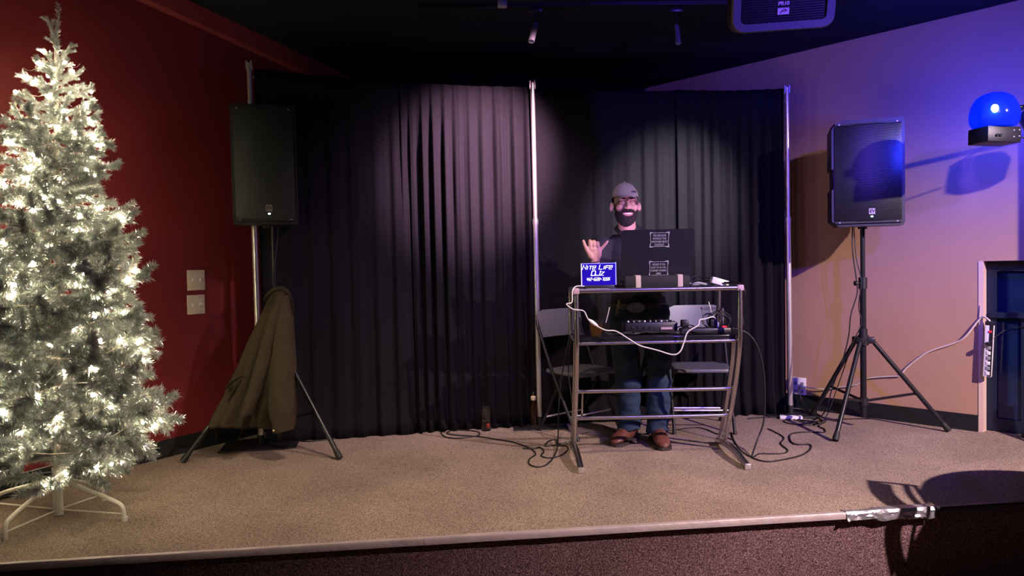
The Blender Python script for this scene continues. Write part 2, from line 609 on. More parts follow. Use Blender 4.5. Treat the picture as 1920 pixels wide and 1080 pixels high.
wall_prism('wall_left', LF, LK, zc_left(LF) + .1, zc_left(LK) + .1, lnrm, 'red_wall', zb=-0.02, lab='deep red painted side wall')
# sloped red cove band between wall and ceiling
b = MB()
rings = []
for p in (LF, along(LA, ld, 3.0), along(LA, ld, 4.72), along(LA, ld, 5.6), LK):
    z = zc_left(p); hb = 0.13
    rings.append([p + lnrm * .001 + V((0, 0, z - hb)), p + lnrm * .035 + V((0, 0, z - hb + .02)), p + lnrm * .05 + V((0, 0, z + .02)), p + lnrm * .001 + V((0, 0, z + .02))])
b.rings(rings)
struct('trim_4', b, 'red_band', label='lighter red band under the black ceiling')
# black baseboard left
b = MB(); hb = 0.115
b.rings([[p + lnrm * .001 + V((0, 0, .001)), p + lnrm * .014 + V((0, 0, .001)), p + lnrm * .010 + V((0, 0, hb)), p + lnrm * .001 + V((0, 0, hb))] for p in (LF, LK)])
struct('baseboard_left', b, 'base_black', label='black rubber baseboard under the red wall')

# tan wall with the door opening
ZC = 2.84
OP1 = rw(1835, 812); OP1.z = 0                 # near edge of the opening
OPH = 1.157
OP2 = OP1 - rd * 0.95
wall_prism('wall_right', OP1, RK, ZC, ZC, rnrm, 'tan_wall', zb=-0.02, lab='tan painted angled wall behind the right speaker')
wall_prism('wall_right_lintel', OP2, OP1, ZC, ZC, rnrm, 'tan_wall', zb=OPH, lab='tan wall over the low dark door')
wall_prism('wall_right_front', RF, OP2, ZC, ZC, rnrm, 'tan_wall', zb=FZ, lab='tan wall right of the low dark door')
b = MB()
for (p, s) in ((OP1, -1),):
    w0 = p + rnrm * .004; 
    b.add([w0 + V((0, 0, 0)), w0 - rd * .028, w0 - rd * .028 + V((0, 0, OPH)), w0 + V((0, 0, OPH)),
           w0 - rnrm * .124, w0 - rd * .028 - rnrm * .124, w0 - rd * .028 - rnrm * .124 + V((0, 0, OPH)), w0 - rnrm * .124 + V((0, 0, OPH))],
          [(0, 1, 2, 3), (7, 6, 5, 4), (0, 4, 5, 1), (1, 5, 6, 2), (2, 6, 7, 3), (3, 7, 4, 0)])
struct('trim_5', b, 'jamb_paint', label='pale painted jamb of the low door')
# low dark door in the opening
DP = OP1 - rnrm * .10 - rd * .032; DW = 0.88


def door_pt(s, z, d=0.0):                       # s along the door to the right, d towards the room
    return DP - rd * s + rnrm * d + V((0, 0, z))


def door_box(b, s0, s1, z0, z1, d0, d1):
    vs = [door_pt(s, z, d) for d in (d0, d1) for s, z in ((s0, z0), (s1, z0), (s1, z1), (s0, z1))]
    return b.add(vs, [(0, 1, 2, 3), (7, 6, 5, 4), (0, 4, 5, 1), (1, 5, 6, 2), (2, 6, 7, 3), (3, 7, 4, 0)])


dr = door_box(MB(), 0, DW, .004, OPH - .004, -.02, 0.0)
door = struct('door_1', dr, 'smoked_glass', label='low dark blue glazed door with a cross bar')
fr = MB()
for a_ in ((0, .055, .004, OPH - .004), (DW - .055, DW, .004, OPH - .004), (.055, DW - .055, .004, .09), (.055, DW - .055, OPH - .07, OPH - .004)):
    door_box(fr, *a_, .001, .022)
o = obj('door_frame', fr, 'door_frame', door, smooth=False)
pass
o = obj('cross_bar', door_box(MB(), .02, DW - .02, .775, .812, .001, .045), 'door_frame', door, smooth=False)
pass
for s in (0.19, 0.26, 0.5):
    o = obj('mullion', door_box(MB(), s, s + .022, .09, .775, .001, .015), 'door_frame', door, smooth=False)
b = MB()
for a_, c_ in ((OP1, RK),):
    b.rings([[p + rnrm * .001 + V((0, 0, .001)), p + rnrm * .014 + V((0, 0, .001)), p + rnrm * .010 + V((0, 0, .112)), p + rnrm * .001 + V((0, 0, .112))] for p in (a_, c_)])
struct('baseboard_right', b, 'base_black', label='black rubber baseboard under the tan wall')
# black back wall and ceiling
b = MB(); b.box(((LK.x + RK.x) / 2, YB + .06, 1.45), (RK.x - LK.x + 1.0, .1, 2.95))
struct('wall_back', b, 'black_paint')
b = MB(); rings = []
LY = [-1.0, 1.0, 3.0, 4.72, 5.6, YB]
for Y in LY:
    p = along(LA, ld, Y)
    zl = min(zc_left(p), 3.3) if Y > 3 else 3.28
    pr = along(RA, rd, Y) if Y > 3.0 else V((5.1, Y, 0))
    rings.append([V((p.x + .03 * (Y > 0), Y, zl)), V((pr.x + .06, Y, ZC - .012)), V((pr.x + .06, Y, ZC + .15)), V((p.x, Y, zl + .15))])
b.rings(rings)
struct('ceiling', b, 'black_paint', label='black painted ceiling')

# ================================================================== DRAPES
PB = [fl(490, 834), fl(1012, 798), fl(1482, 776)]           # pipe bases on the floor
PT = [at(470, 118, PB[0].y), at(997, 155, PB[1].y), at(1472, 164, PB[2].y)]
lab3 = ['slim steel upright pole behind the left speaker', 'slim steel upright pole between the two drape bays', 'slim steel upright pole at the right end of the drapes']
for i in range(3):
    t = thing('drape_pole', lab3[i], 'pole', PB[i], 'upright poles of the drapes')
    H = PT[i].z
    lean = V((PT[i].x - PB[i].x, 0, 0)) * 0.25
    a, c = PB[i] + V((0, 0, .008)), PB[i] + lean + V((0, 0, H))
    mid = a.lerp(c, 0.60)
    obj('pole', MB().cyl(a, mid, .0195), 'pole_metal', t)
    obj('inner_pole', MB().cyl(mid, c, .0165), 'pole_metal', t)
    obj('slip_collar', MB().cyl(mid - V((0, 0, .03)), mid + V((0, 0, .012)), .023), 'pole_metal', t)
    hb = MB(); hb.box(c + V((-.016, -.004, -.012)), (.012, .014, .05)); hb.box(c + V((.016, -.004, -.012)), (.012, .014, .05)); hb.box(c + V((0, .006, -.03)), (.044, .01, .03))
    obj('hanger_slots', hb, 'pole_metal', t, smooth=False)
    ang = [0.18, 0.05, -0.1][i]
    sz = [(.50, .34), (.40, .30), (.40, .30)][i]
    obj('base_plate', MB().box(PB[i] + V((0, 0, .0045)), (sz[0], sz[1], .007), rz(ang), bev=.002), 'dark_steel', t, smooth=False)
    obj('base_socket', MB().cyl(PB[i] + V((0, 0, .008)), PB[i] + V((0, 0, .07)), .024), 'dark_steel', t)


def drape(name, label, P0, P1, z0, z1, amp, period, seed, lo=0.012):
    """hanging pleated cloth between two points (top corners); amp(u) gives the pleat depth"""
    rnd = random.Random(seed)
    d = (P1 - P0); d.z = 0; L = d.length; d.normalize(); n = V((d.y, -d.x, 0))
    NU = int(L / 0.0075); NV = 26
    ph = [rnd.uniform(0, 6.28) for _ in range(6)]
    # warped phase so pleats are uneven
    phase = [0.0]
    for i in range(NU):
        u = i / NU
        loc = period(u) * (1 + 0.45 * noise.noise(V((u * 9, seed * 3.1, 0))))
        phase.append(phase[-1] + 2 * PI * (L / NU) / loc)
    b = MB(); vs = []
    for j in range(NV + 1):
        v = j / NV                                  # 0 top, 1 floor
        for i in range(NU + 1):
            u = i / NU
            A = amp(u) * (0.30 + 0.70 * min(1, v * 5)) * (0.85 + 0.5 * noise.noise(V((u * 5, v * 1.2, seed))))
            w = math.sin(phase[i] + 0.9 * noise.noise(V((u * 4, v * 1.6, seed + 9))))
            w = math.copysign(abs(w) ** 0.75, w)
            off = A * w + 0.3 * A * math.sin(phase[i] * 2.3 + ph[0] + v) + lo * noise.noise(V((u * 3, v * 0.8, seed + 4))) * (0.2 + v)
            if v < 0.045:
                off += 0.003 * math.sin(phase[i] * 3.7 + ph[1])
            zt = z0 + (z1 - z0) * u - 0.010 * math.sin(PI * u)
            z = zt * (1 - v) + (0.006 + 0.006 * noise.noise(V((u * 20, seed, 0)))) * v
            drag = 0.035 * max(0, v - 0.93) / 0.07
            vs.append(P0 + d * (u * L) + n * (off + drag) + V((0, 0, z)) - V((0, 0, P0.z)))
    fs = []
    for j in range(NV):
        for i in range(NU):
            k = j * (NU + 1) + i
            fs.append((k, k + 1, k + NU + 2, k + NU + 1))
    b.add(vs, fs)
    o = obj(name, b, 'drape', None, smooth=True, angle=180)
    so = o.modifiers.new('cloth', 'SOLIDIFY'); so.thickness = 0.0025
    tag(o, label, 'curtain', 'black drapes hung behind the stage')
    return o


dz = PT[0].z - 0.05
y_off = V((0, 0.045, 0))
Lp, Mp, Rp = PB[0] + y_off + V((.02, 0, 0)), PB[1] + y_off, PB[2] + y_off + V((-.01, 0, 0))
seamL = Lp.lerp(Mp, 0.50); seamR = Mp.lerp(Rp, 0.56)
z_l, z_m, z_r = at(476, 128, Lp.y).z, at(995, 163, Mp.y).z, at(1470, 166, Rp.y).z
z_sl = at(760, 152, seamL.y).z
drape('black_drape', 'black drape hanging flat behind the left speaker and coat', Lp, seamL + V((.05, .02, 0)), z_l, z_sl,
      lambda u: 0.004 + 0.012 * u, lambda u: 0.17 - 0.04 * u, 1, lo=.06)
drape('black_drape', 'black drape with deep pleats, pinkish lit, left of the middle pole', seamL, Mp + V((-.012, 0, 0)), z_sl, z_m,
      lambda u: 0.027 + 0.007 * math.sin(u * 9), lambda u: 0.082 + 0.03 * u, 2, lo=.02)
drape('black_drape', 'black drape hanging nearly smooth directly behind the standing man', Mp + V((.012, .0, 0)), seamR + V((.04, .018, 0)), at(1005, 169, Mp.y).z, at(1290, 168, seamR.y).z,
      lambda u: 0.003 + 0.018 * u * u, lambda u: 0.16 - 0.05 * u, 3, lo=.03)
drape('black_drape', 'black pleated drape at the right end beside the tan wall', seamR, Rp, at(1290, 168, seamR.y).z, z_r,
      lambda u: 0.022 + 0.006 * u, lambda u: 0.115 - 0.02 * u, 4, lo=.02)
for (a, c, za, zc, lb) in ((PB[0], PB[1], PT[0].z, PT[1].z, 'steel cross rail carrying the left pair of drapes'), (PB[1], PB[2], PT[1].z, PT[2].z, 'steel cross rail carrying the right pair of drapes')):
    o = obj('drape_rail', MB().cyl(a + y_off * 1.6 + V((0, .012, za - .075)), c + y_off * 1.6 + V((0, .012, zc - .085)), .011), 'pole_metal')
    tag(o, lb, 'rail', 'cross rails of the drapes')


# ================================================================== SPEAKER STANDS AND SPEAKERS
def tripod(name, label, C, feet, hub_z, top_z, group, knob_side=-1):
    t = thing(name, label, 'stand', C, group)
    P = lambda z: V((C.x, C.y, z))
    obj('pole', MB().cyl(P(.075), P(1.02), .0205), 'black_metal', t)
    obj('inner_pole', MB().cyl(P(1.0), P(top_z), .0155), 'black_metal', t)
    k = MB(); k.cyl(P(.98), P(1.06), .028); k.cyl(P(hub_z + .03), P(hub_z + .08), .028)
    obj('clamp_collar', k, 'black_plastic', t)
    kb = MB(); kb.cyl(P(1.02), P(1.02) + V((knob_side * .05, -.01, 0)), .006); kb.cyl(P(1.02) + V((knob_side * .045, -.01, 0)), P(1.02) + V((knob_side * .062, -.012, 0)), .017, 12)
    obj('knob', kb, 'black_plastic', t)
    hubm = MB(); hubm.cyl(P(hub_z - .035), P(hub_z + .035), .036, 12)
    for f in feet:
        d = (f - C); d.z = 0; d.normalize()
        hubm.box(P(hub_z) + d * .05, (.05, .05, .045), rz(math.atan2(d.y, d.x)), bev=.006)
    obj('hub', hubm, 'black_plastic', t)
    lowc = MB().cyl(P(.16), P(.215), .029, 12)
    obj('brace_collar', lowc, 'black_plastic', t)
    for f in feet:
        d = (f - C); d.z = 0; d.normalize()
        a = P(hub_z - .005) + d * .06; e = f + V((0, 0, .02))
        leg = obj('leg', MB().tube([a, e], .0155, 12), 'black_metal', t)
        td = (e - a).normalized()
        obj('rubber_foot', MB().tube([e - td * .05, e - td * .01, e + td * .012], [.017, .021, .020], 12), 'rubber', leg)
        obj('brace', MB().box((P(.19) + a.lerp(e, .60)) * .5, ((P(.19) - a.lerp(e, .60)).length, .006, .018),
                              (a.lerp(e, .60) - P(.19)).to_track_quat('X', 'Z').to_matrix()), 'black_metal', t, smooth=False)
    return t


LFT = [fl(345, 868), fl(636, 862)]
LC = V((-1.585, 4.74, 0))
LFT.append(V((-1.57, 5.26, 0)) if False else V((-1.60, 5.20, 0)))
LFT[2] = LC + V((-.10, .20, 0))
tripod('speaker_stand', 'black tripod speaker stand with a coat hung on it', LC, LFT, .68, 1.50, 'tripod speaker stands')
RFT = [fl(1567, 828), fl(1777, 810), fl(1524, 781)]
RC = V((2.455, 4.96, 0))
tripod('speaker_stand', 'black tripod speaker stand before the tan wall', RC, RFT, .62, 1.42, 'tripod speaker stands')


def speaker_frame(C, yaw):
    R = rz(yaw)
    return lambda x, y, z: C + R @ V((x, y, z))


def speaker_box(name, label, C, yaw, W, H, D, back, chamfer, notch, led):
    """C = centre of the underside of the cabinet; front faces local -y"""
    t = thing(name, label, 'speaker', C, 'loudspeakers on tripod stands')
    F = speaker_frame(C, yaw)
    hw = W / 2
    ch = chamfer
    outline = [(-hw + ch, 0), (hw - ch * .3, 0), (hw, ch * .5), (hw, H - ch * .5), (hw - ch * .3, H), (-hw + ch * 1.6, H), (-hw + ch * .5, H - ch * .35), (-hw, H - ch * 1.5)]
    if notch:
        outline += [(-hw, H * .55), (-hw + .014, H * .54), (-hw + .014, H * .36), (-hw, H * .35), (-hw, ch * .8)]
    else:
        outline += [(-hw, ch * .8)]
    cx = sum(p[0] for p in outline) / len(outline)
    rings = []
    for (yy, sc) in ((-D / 2 + .004, .985), (-D / 2 + .016, 1.0), (-D / 2 + D * .45, 1.0), (D / 2 - .03, back), (D / 2, back * .92)):
        rings.append([F(x * sc, yy, (z - H / 2) * (1 if sc >= .98 else (sc + 1) / 2) + H / 2) for x, z in outline])
    obj('cabinet', MB().rings(rings), 'black_plastic', t, smooth=True, angle=30)
    # bowed grille
    gw, gz0, gz1 = hw * .90, H * .045, H * .955
    n = 14; rr = []
    for (z, ins) in ((gz0, .010), (gz0 + .012, 0), (gz1 - .012, 0), (gz1, .010)):
        row = []
        for i in range(n + 1):
            s = -1 + 2 * i / n
            row.append(F(s * (gw - ins), -D / 2 - (.020 - .016 * s * s) + ins * .5, z))
        for i in range(n, -1, -1):
            s = -1 + 2 * i / n
            row.append(F(s * (gw - ins), -D / 2 + .010, z))
        rr.append(row)
    g = obj('grille', MB().rings(rr), 'speaker_grille' if notch else 'grille_cloth', t, smooth=True, angle=30)
    for zz in (gz0 - .012, gz1 - .004):
        obj('grille_rail', MB().add([F(x, y, z) for y in (-D / 2 - .012, -D / 2 + .004) for x, z in ((-gw, zz), (gw, zz), (gw, zz + .014), (-gw, zz + .014))],
                                    [(0, 1, 2, 3), (7, 6, 5, 4), (0, 4, 5, 1), (1, 5, 6, 2), (2, 6, 7, 3), (3, 7, 4, 0)]), 'dark_steel', t, smooth=False)
        for sx in (-.86, .86):
            sc = MB(); sc.cyl(F(sx * gw, -D / 2 - .014, zz + .007), F(sx * gw, -D / 2 - .008, zz + .007), .005, 8)
            obj('screw', sc, 'logo_plate', t)
    lx = .02
    pl = obj('logo_plate', MB().prism([(-.019, -.019), (.019, -.019), (.019, .019), (-.019, .019)], lambda x, y, d: F(lx + x, -D / 2 - .0205 - d, H * .135 + y), .003), 'logo_plate', t, smooth=False)
    obj('lettering', text_mb('EV', .030, lambda x, y, d: F(lx + x, -D / 2 - .0240 - d, H * .135 + y), .0006, shear=.15, bold=.0012), 'logo_dark', pl, smooth=False)
    obj('status_light', MB().ell(F(lx, -D / 2 - .021, H * .087), (.008, .004, .0045)), led, t)
    obj('pole_socket', MB().cyl(F(0, 0, -.012), F(0, 0, .004), .03), 'black_plastic', t)
    return t


lsc = at(492, 423, 4.74); lsc = V((LC.x, LC.y, at(500, 424, 4.74).z))
speaker_box('loudspeaker', 'tall black loudspeaker with blue-white light on the left stand by the red wall', lsc + V((-.035, 0, 0)), math.radians(17), .40, .765, .38, .86, .012, False, 'led_white')
rsc = V((RC.x, RC.y, at(1622, 426, RC.y).z))
speaker_box('loudspeaker', 'black loudspeaker with cut corners on the right stand before the tan wall', rsc, math.radians(-16), .455, .715, .38, .74, .045, True, 'led_green')

# ceiling hung PA speaker
PAC = at(1457, -72, 3.10)
Rpa = rz(math.radians(-9)) @ rx(math.radians(17))
t = thing('ceiling_speaker', 'grey framed house loudspeaker hung from the ceiling', 'speaker', PAC)
PF = lambda x, y, z: PAC + Rpa @ V((x, y, z))


def rrect(w_, h_, r, n=6):
    out = []
    for (cx, cy, a0) in ((w_ / 2 - r, h_ / 2 - r, 0), (-w_ / 2 + r, h_ / 2 - r, PI / 2), (-w_ / 2 + r, -h_ / 2 + r, PI), (w_ / 2 - r, -h_ / 2 + r, 1.5 * PI)):
        for i in range(n + 1):
            a = a0 + PI / 2 * i / n
            out.append((cx + r * math.cos(a), cy + r * math.sin(a)))
    return out


PW, PH = .405, .56
rings = [[PF(x * s, yy, z * s) for x, z in rrect(PW, PH, .05)] for yy, s in ((-.17, .97), (-.155, 1.0), (0.0, 1.0), (.16, .72), (.18, .68))]
obj('cabinet', MB().rings(rings), 'black_plastic', t, angle=30)
o_, i_ = rrect(PW * 1.01, PH * 1.01, .05), rrect(PW - .062, PH - .062, .022)
n = len(o_)
fr = MB()
fr.rings([[PF(x, -.150, z) for x, z in o_], [PF(x, -.180, z) for x, z in o_], [PF(x * .985, -.188, z * .985) for x, z in o_], [PF(x, -.186, z) for x, z in i_], [PF(x, -.168, z) for x, z in i_]], cap=False)
obj('front_frame', fr, 'pa_frame', t, angle=40)
obj('grille', MB().rings([[PF(x, yy, z) for x, z in i_] for yy in (-.176, -.166)]), 'speaker_grille', t, angle=30)
zb = -PH / 2 + .074
bd = obj('badge', MB().prism([(-.023, -.013), (.023, -.013), (.023, .013), (-.023, .013)], lambda x, y, d: PF(x, -.1765 - d, zb + y), .003), 'pa_badge', t, smooth=False)
sw = MB(); sw.tube([PF(-.012, -.1805, zb - .009), PF(-.006, -.1805, zb + .002), PF(.002, -.1805, zb + .008), PF(.011, -.1805, zb + .004), PF(.003, -.1805, zb - .001), PF(-.008, -.1805, zb + .001)], .0013, 6, smooth=4)
sw.tube([PF(-.009, -.1805, zb + .001), PF(.016, -.1805, zb + .001)], .0010, 6)
obj('logo', sw, 'badge_ink', bd)
obj('lettering', text_mb('PR10', .021, lambda x, y, d: PF(x, -.1775 - d, zb + .030 + y), .0006, shear=.1, bold=.0008), 'pa_badge', t, smooth=False)
br = MB(); br.box(PF(0, .05, PH / 2 + .015), (.05, .05, .03), Rpa); br.cyl(PF(0, .05, PH / 2 + .02), V((PF(0, .05, PH / 2).x, PF(0, .05, PH / 2).y, 2.93)), .014)
obj('hanging_bracket', br, 'black_metal', t)


# track lamps under the ceiling
def track_lamp(px0, py0, px1, py1, Y, label, r=.024):
    a, c = at(px0, py0, Y), at(px1, py1, Y - .05)
    t = thing('track_lamp', label, 'lamp', V((a.x, a.y, c.z)), 'unlit track lamps on the black ceiling')
    d = (c - a).normalized()
    obj('lamp_can', MB().tube([a - d * .01, a, c, c + d * .004, c - d * .02], [r * .6, r, r * 1.06, r * .95, r * .8], 16), 'pa_frame', t)
    top = V((a.x, a.y, 2.85 + .02 * (a.x < 0)))
    obj('stem', MB().cyl(a, top, .006, 8), 'black_metal', t)
    obj('adapter', MB().box(top - V((0, 0, .012)), (.09, .03, .03), bev=.004), 'black_metal', t)


track_lamp(1004, 46, 996, 77, 4.62, 'unlit grey track lamp above the middle pole', .02)
track_lamp(1268, 49, 1272, 81, 4.68, 'unlit grey track lamp above the right drapes', .016)
o = obj('lighting_track', MB().box(V((.45, 4.64, 2.872)), (2.0, .034, .026), rz(.03)), 'black_metal', smooth=False)
tag(o, 'thin black lighting track along the black ceiling', 'track')
g1 = at(942, 8, 4.3)
o = thing('ceiling_box', 'small pale box fixed at the top of the dark ceiling', 'box', g1)
obj('housing', MB().box(g1, (.055, .05, .035), ry(.05), bev=.005), 'grey_plastic', o)
obj('stem', MB().cyl(g1 + V((0, 0, .01)), V((g1.x, g1.y, 2.9)), .006, 8), 'black_metal', o)

# ================================================================== CHRISTMAS TREE
TC = fl(110, 966)
tree = thing('christmas_tree', 'silver tinsel christmas tree with warm lights on a white stand', 'tree', TC)


def Rtree(z):
    zs = [.14, .20, .31, .49, .74, .975, 1.20, 1.40, 1.55, 1.70, 1.88, 2.04, 2.18, 2.31, 2.36]
    rs = [.36, .50, .575, .575, .53, .50, .46, .42, .36, .325, .30, .265, .215, .14, .05]
    return float(np.interp(z, zs, rs))


def branch_mesh(seed, L, nneed, spread, stem_back, nlen=.044):
    rnd = random.Random(seed)
    b = MB()
    segs = []
    main = [V((0, 0, 0)), V((L * .5, 0, .01)), V((L, 0, .03))]
    segs.append((main[0], main[1], 1.0)); segs.append((main[1], main[2], 1.0))
    b.tube([V((-stem_back, 0, -.03))] + main, .0028, 5)
    for i in range(spread):
        s = .25 + .6 * i / max(1, spread - 1)
        base = V((L * s, 0, .03 * s))
        a = rnd.uniform(0, 2 * PI)
        d = V((.72, .62 * math.cos(a), .62 * math.sin(a) * .8)).normalized()
        ln = L * rnd.uniform(.30, .45) * (1.15 - .5 * s)
        e = base + d * ln
        b.tube([base, e], .0018, 4)
        segs.append((base, e, .85))
    tot = sum((e - a).length for a, e, _ in segs)
    for a, e, sc in segs:
        k = int(nneed * (e - a).length / tot)
        ax = (e - a).normalized()
        ref = ax.cross(V((0, .3, 1))).normalized(); bn = ax.cross(ref)
        for _ in range(k):
            t = rnd.random()
            p = a.lerp(e, t)
            an = rnd.uniform(0, 2 * PI)
            rad = ref * math.cos(an) + bn * math.sin(an)
            lean = rnd.uniform(.35, 1.3)
            d = (rad + ax * lean).normalized()
            ln = nlen * sc * rnd.uniform(.6, 1.15)
            wd = d.cross(V((rnd.uniform(-1, 1), rnd.uniform(-1, 1), rnd.uniform(-1, 1)))).normalized() * rnd.uniform(.0011, .0019)
            k0 = len(b.v)
            mid = p + d * (ln * .55) + V((0, 0, .002 * rnd.uniform(-1, 1)))
            b.v += [p - wd * .7, p + wd * .7, mid + wd, mid - wd, p + d * ln + V((0, 0, -.004 * rnd.random()))]
            b.f += [(k0, k0 + 1, k0 + 2, k0 + 3), (k0 + 3, k0 + 2, k0 + 4)]
    me = bpy.data.meshes.new('branch')
    me.from_pydata([tuple(v) for v in b.v], [], b.f)
    me.materials.append(MATS['tinsel'])
    return me


variants = [branch_mesh(100 + i, .34, 2050, 3, .20) for i in range(7)]
rnd = random.Random(5)
tips = []
LEAN = .037
NB = 296
ga = PI * (3 - math.sqrt(5))
# heights drawn in proportion to the girth at that height
zz = np.linspace(.22, 2.30, 400)
cdf = np.cumsum([Rtree(z) + .06 for z in zz]); cdf = cdf / cdf[-1]
for i in range(NB):
    z = float(np.interp((i + .5) / NB, cdf, zz))
    a = i * ga + rnd.uniform(-.3, .3)
    R = Rtree(z) * rnd.uniform(.84, 1.04) * (1.0 if i % 4 else .74)
    R = max(R, .09)
    wd_ = (TC - LA).dot(lnrm); fac = -(math.cos(a) * lnrm.x + math.sin(a) * lnrm.y)
    if fac > 0:                                     # the wall keeps the branches back
        R = min(R, (wd_ - .035) / fac)
    s = min(1.05, max(.34, R / .44))
    pitch = rnd.uniform(-.10, .35) + .35 * (z > 1.9)
    if z < .5:
        pitch -= .22
    L = .34 * s + .03
    d = V((math.cos(a) * math.cos(pitch), math.sin(a) * math.cos(pitch), math.sin(pitch)))
    tip = V((math.cos(a) * (R - .03) + LEAN * z, math.sin(a) * (R - .03), z))
    base = tip - d * L
    o = bpy.data.objects.new('branch', variants[i % 7]); COL.objects.link(o)
    o.parent = tree
    q = d.to_track_quat('X', 'Z') @ Matrix.Rotation(rnd.uniform(-.7, .7), 3, 'X').to_quaternion()
    o.matrix_local = Matrix.LocRotScale(base, q, V((s, s * 1.02, s * 1.02)))
    tips.append((tip, d, base, s))
# bare leader with short tinsel
lead = branch_mesh(77, .30, 330, 0, .05, nlen=.022)
o = bpy.data.objects.new('leader', lead); COL.objects.link(o); o.parent = tree
o.matrix_local = Matrix.LocRotScale(V((.012 + LEAN * 2.22, 0, 2.22)), V((-.06, 0, 1)).to_track_quat('X', 'Z'), V((1, 1, 1)))
for k in range(3):
    o = bpy.data.objects.new('branch', variants[k]); COL.objects.link(o); o.parent = tree
    a = k * 2.1 + .4
    o.matrix_local = Matrix.LocRotScale(V((0.01 + LEAN * 2.24, 0, 2.24 + .05 * k)), V((.5 * math.cos(a), .5 * math.sin(a), .65)).to_track_quat('X', 'Z'), V((.34, .34, .34)))
obj('trunk', MB().tube([TC + V((0, 0, .16)), TC + V((LEAN * 1.2, 0, 1.2)), TC + V((LEAN * 2.3, 0, 2.30))], [.017, .015, .008], 10), 'white_paint', tree)
obj('stand_sleeve', MB().cyl(TC + V((0, 0, .004)), TC + V((0, 0, .24)), .0225, 18), 'white_paint', tree)
for (px, py) in ((9, 1013), (234, 977), (196, 938)):
    f = fl(px, py); d = (f - TC); d.z = 0; r = d.length; d.normalize()
    lg = obj('stand_leg', MB().tube([TC + d * .02 + V((0, 0, .185)), TC + d * (r * .45) + V((0, 0, .140)), TC + d * (r * .85) + V((0, 0, .095)), TC + d * (r * .97) + V((0, 0, .068)), TC + d * r + V((0, 0, .012))], .0105, 10, smooth=4), 'white_paint', tree)
    obj('tie_rod', MB().cyl(TC + d * .02 + V((0, 0, .03)), TC + d * (r - .012) + V((0, 0, .035)), .0042, 8), 'white_paint', lg)
    obj('foot_cap', MB().cyl(TC + d * r + V((0, 0, .0005)), TC + d * r + V((0, 0, .022)), .0135, 12), 'white_paint', lg)
f = TC - (fl(234, 977) - TC); d = (f - TC); d.z = 0; r = d.length; d.normalize()
lg = obj('stand_leg', MB().tube([TC + d * .02 + V((0, 0, .185)), TC + d * (r * .45) + V((0, 0, .140)), TC + d * (r * .85) + V((0, 0, .095)), TC + d * (r * .97) + V((0, 0, .068)), TC + d * r + V((0, 0, .012))], .0105, 10, smooth=4), 'white_paint', tree)
obj('tie_rod', MB().cyl(TC + d * .02 + V((0, 0, .03)), TC + d * (r - .012) + V((0, 0, .035)), .0042, 8), 'white_paint', lg)
# string of lights
strg = thing('light_string', 'string of warm white lights wound around the silver tree', 'lights', TC + V((0, 0, .2)))
bm_ = bmesh.new(); bmesh.ops.create_icosphere(bm_, subdivisions=1, radius=1)
bulb_me = bpy.data.meshes.new('bulb'); bm_.to_mesh(bulb_me); bm_.free()
for v_ in bulb_me.vertices:
    v_.co.x *= .0072; v_.co.y *= .0072; v_.co.z *= .0098
bulb_me.materials.append(MATS['bulb'])
pts = []
for i, (tip, d, base, s) in enumerate(tips):
    if i % 5 == 1:
        continue
    p = tip.lerp(base, rnd.uniform(.12, .48)) + V((rnd.uniform(-.035, .035), rnd.uniform(-.035, .035), rnd.uniform(-.01, .035))) * s
    o = bpy.data.objects.new('bulb', bulb_me); COL.objects.link(o); o.parent = strg
    o.matrix_local = Matrix.LocRotScale(p - V((0, 0, .2)), Matrix.Rotation(rnd.uniform(-1, 1), 3, 'X').to_quaternion(), V((1, 1, 1)))
wire = []
for i in range(420):
    z = .28 + 1.95 * i / 419
    a = i * .21
    R = Rtree(z) * .62
    wire.append(TC + V((LEAN * z + R * math.cos(a), R * math.sin(a), z + .02 * math.sin(i * .9))))
obj('wire', MB().tube(wire, .0016, 4), 'tree_wire', strg)

# ================================================================== WALL SWITCHES, OUTLET, POWER STRIP
for k, (y0, y1, lb) in enumerate(((506, 545, 'upper ivory double light switch plate on the red wall'), (552, 590, 'lower ivory double light switch plate on the red wall'))):
    a, c = lw(351, y1), lw(382.5, y0)
    ctr = (a + c) / 2; wd = abs((c - a).dot(ld)); ht = c.z - a.z
    Rm = Matrix((ld, -lnrm, V((0, 0, 1)))).transposed()
    t = thing('light_switch', lb, 'switch', ctr, 'switch plates on the red wall')
    obj('plate', MB().box(ctr + lnrm * .004, (wd, .007, ht), Rm, bev=.0025), 'ivory', t)
    for s in (-.22, .22):
        tg = MB(); pp = ctr + ld * (wd * s) + lnrm * .007
        tg.box(pp, (.012, .004, .026), Rm); tg.box(pp + lnrm * .008 + V((0, 0, .005 if k == 0 else -.005)), (.009, .018, .012), Rm @ rx(.5 if k == 0 else -.5))
        obj('toggle', tg, 'white_plastic', t, smooth=False)
        for zz_ in (-.35, .35):
            obj('screw', MB().cyl(pp + V((0, 0, ht * zz_)) - lnrm * .001, pp + V((0, 0, ht * zz_)) + lnrm * .0015, .003, 8), 'logo_plate', t)
Rr = Matrix((-rd, -rnrm, V((0, 0, 1)))).transposed()
a, c = rw(1486, 743), rw(1511.5, 709)
ctr = (a + c) / 2; wd = abs((c - a).dot(rd)); ht = c.z - a.z
t = thing('wall_outlet', 'white double wall outlet full of plugs beside the drape', 'outlet', ctr)
obj('plate', MB().box(ctr + rnrm * .004, (wd, .007, ht), Rr, bev=.002), 'white_plastic', t)
for sx in (-.24, .24):
    for sz_ in (-.2, .2):
        p = ctr - rd * (wd * sx) + V((0, 0, ht * sz_)) + rnrm * .008
        obj('socket', MB().cyl(p - rnrm * .001, p + rnrm * .002, .014, 14), 'grey_plastic', t)


